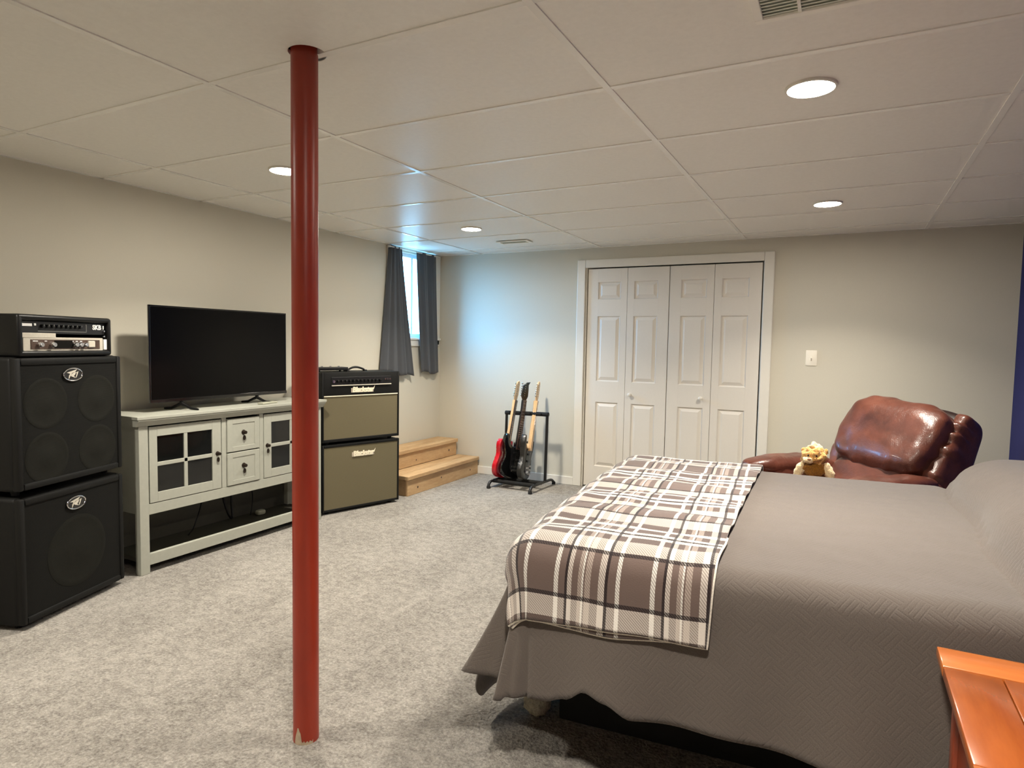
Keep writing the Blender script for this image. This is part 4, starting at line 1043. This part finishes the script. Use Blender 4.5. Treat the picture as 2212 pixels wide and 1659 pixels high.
# ================================================================== RECLINER
RC = Vector((0.045, 4.40, 0)); RC_RZ = math.radians(-42)
def build_recliner():
    t = thing('recliner', 'brown leather recliner armchair between the bed and back wall', 'armchair', RC, RC_RZ)
    def wr(f1, a1, f2, a2, seed):
        def fn(p, q):
            n1 = noise.noise(Vector((q.x * f1 + seed, q.y * f1, q.z * f1))); n2 = noise.noise(Vector((q.x * f2, q.y * f2 + seed, q.z * f2)))
            return p * (a1 * n1 + a2 * n2)
        return fn
    # local: x width (left arm of the chair at +x), y back, z up
    b = B(); box(b, -0.40, 0.40, -0.40, 0.34, 0.05, 0.30, 0.03, 3); obj('base', b, 'leather_dark', t, smooth=True)
    b = B(); superell(b, (0, -0.12, 0.37), (0.30, 0.34, 0.11), 0.45, 0.4, disp=wr(5, .01, 13, .006, 1)); obj('seat_cushion', b, 'leather', t, smooth='full')
    b = B(); superell(b, (0, -0.44, 0.24), (0.30, 0.07, 0.18), 0.5, 0.4, disp=wr(5, .01, 13, .006, 2)); obj('footrest', b, 'leather', t, smooth='full')
    for s in (-1, 1):
        b = B(); superell(b, (s * 0.37, -0.08, 0.33), (0.10, 0.38, 0.25), 0.55, 0.45, disp=wr(5, .012, 13, .006, 4 + s)); ar = obj('armrest', b, 'leather', t, smooth='full')
        b = B(); superell(b, (s * 0.37, -0.13, 0.545), (0.098, 0.34, 0.06), 0.9, 0.7, disp=wr(6, .01, 15, .006, 8 + s)); obj('arm_pad', b, 'leather', ar, smooth='full')
    # reclined back
    RB = Matrix.Translation((0.0, 0.13, 0.335)) @ Matrix.Rotation(math.radians(-33), 4, 'X')
    b = B(); superell(b, (0, 0.10, 0.34), (0.39, 0.10, 0.40), 0.35, 0.35, mtx=RB, disp=wr(4, .012, 12, .006, 12)); back = obj('back_shell', b, 'leather_dark', t, smooth='full')
    def ruche(p, q): return p * (0.011 * math.sin(q.z * 78 + 2 * noise.noise(q * 7)) * max(0, -p.y) ** 0.5 + 0.010 * noise.noise(q * 6))
    for s in (-1, 1):
        b = B(); superell(b, (s * 0.345 + 0.01, 0.03 + 0.04 * (s < 0), 0.33 - 0.05 * (s < 0)), (0.070, 0.12, 0.36), 0.55, 0.6, 40, 140, mtx=RB, disp=ruche); obj('side_bolster', b, 'leather', back, smooth='full')
    b = B(); superell(b, (0, -0.01, 0.14), (0.28, 0.12, 0.16), 0.6, 0.45, mtx=RB, disp=wr(6, .016, 14, .008, 17)); obj('lumbar_cushion', b, 'leather', back, smooth='full')
    def pil(p, q):
        w = 0.005 * math.sin(q.x * 46 + 5 * p.z + 3 * noise.noise(q * 6)) * max(0, -p.z) ** 1.5
        return p * (w + 0.02 * noise.noise(q * 4.5) + 0.008 * noise.noise(q * 13))
    b = B(); superell(b, (-0.025, -0.050, 0.455), (0.345, 0.150, 0.250), 0.60, 0.40, 90, 60, mtx=RB @ Matrix.Rotation(math.radians(7), 4, 'Y'), disp=pil); obj('head_pillow', b, 'leather', back, smooth='full')
build_recliner()

def build_plush():
    t = thing('plush_toy', 'small orange and cream plush animal sitting by the recliner armrest', 'plush toy', (-0.140, 4.20, 0.535))
    fz = lambda a: (lambda p, q: p * a * (noise.noise(q * 42) + 0.6 * noise.noise(q * 90)))
    b = B(); superell(b, (0, 0, 0.045), (0.075, 0.06, 0.062), 0.9, 0.9, 36, 24, disp=fz(.012)); obj('body', b, 'plush_brown', t, smooth='full')
    for s in (-1, 1):
        b = B(); superell(b, (s * 0.085, -0.025, 0.035), (0.026, 0.03, 0.062), 1, 1, 24, 18, mtx=Matrix.Translation((s * 0.085, -0.025, 0.035)) @ Matrix.Rotation(-s * 0.35, 4, 'Y') @ Matrix.Translation((-s * 0.090, 0.025, -0.035)), disp=fz(.008)); obj('arm', b, 'plush_cream', t, smooth='full')
    b = B(); superell(b, (-0.006, -0.015, 0.125), (0.066, 0.058, 0.056), 0.95, 0.95, 40, 28, disp=fz(.016)); hd = obj('head', b, 'plush_orange', t, smooth='full')
    b = B(); superell(b, (-0.034, -0.055, 0.103), (0.032, 0.032, 0.022), 1, 1, 24, 16, disp=fz(.005)); obj('muzzle', b, 'plush_cream', hd, smooth='full')
    b = B(); superell(b, (-0.028, -0.086, 0.112), (0.010, 0.006, 0.006), 1, 1, 14, 10); obj('nose', b, 'plush_pink', hd, smooth='full')
    b = B(); superell(b, (-0.004, -0.01, 0.172), (0.036, 0.032, 0.022), 1, 1, 28, 16, disp=fz(.02)); obj('tuft', b, 'plush_cream', hd, smooth='full')
    for s in (-1, 1):
        b = B(); superell(b, (s * 0.058 - 0.004, -0.005, 0.150), (0.016, 0.010, 0.018), 1, 1, 16, 12, disp=fz(.004)); obj('ear', b, 'plush_orange', hd, smooth='full')
        b = B(); superell(b, (s * 0.022 - 0.012, -0.071, 0.132), (0.0055, 0.004, 0.0055), 1, 1, 12, 8); obj('eye', b, 'black_gloss', hd, smooth='full')
build_plush()
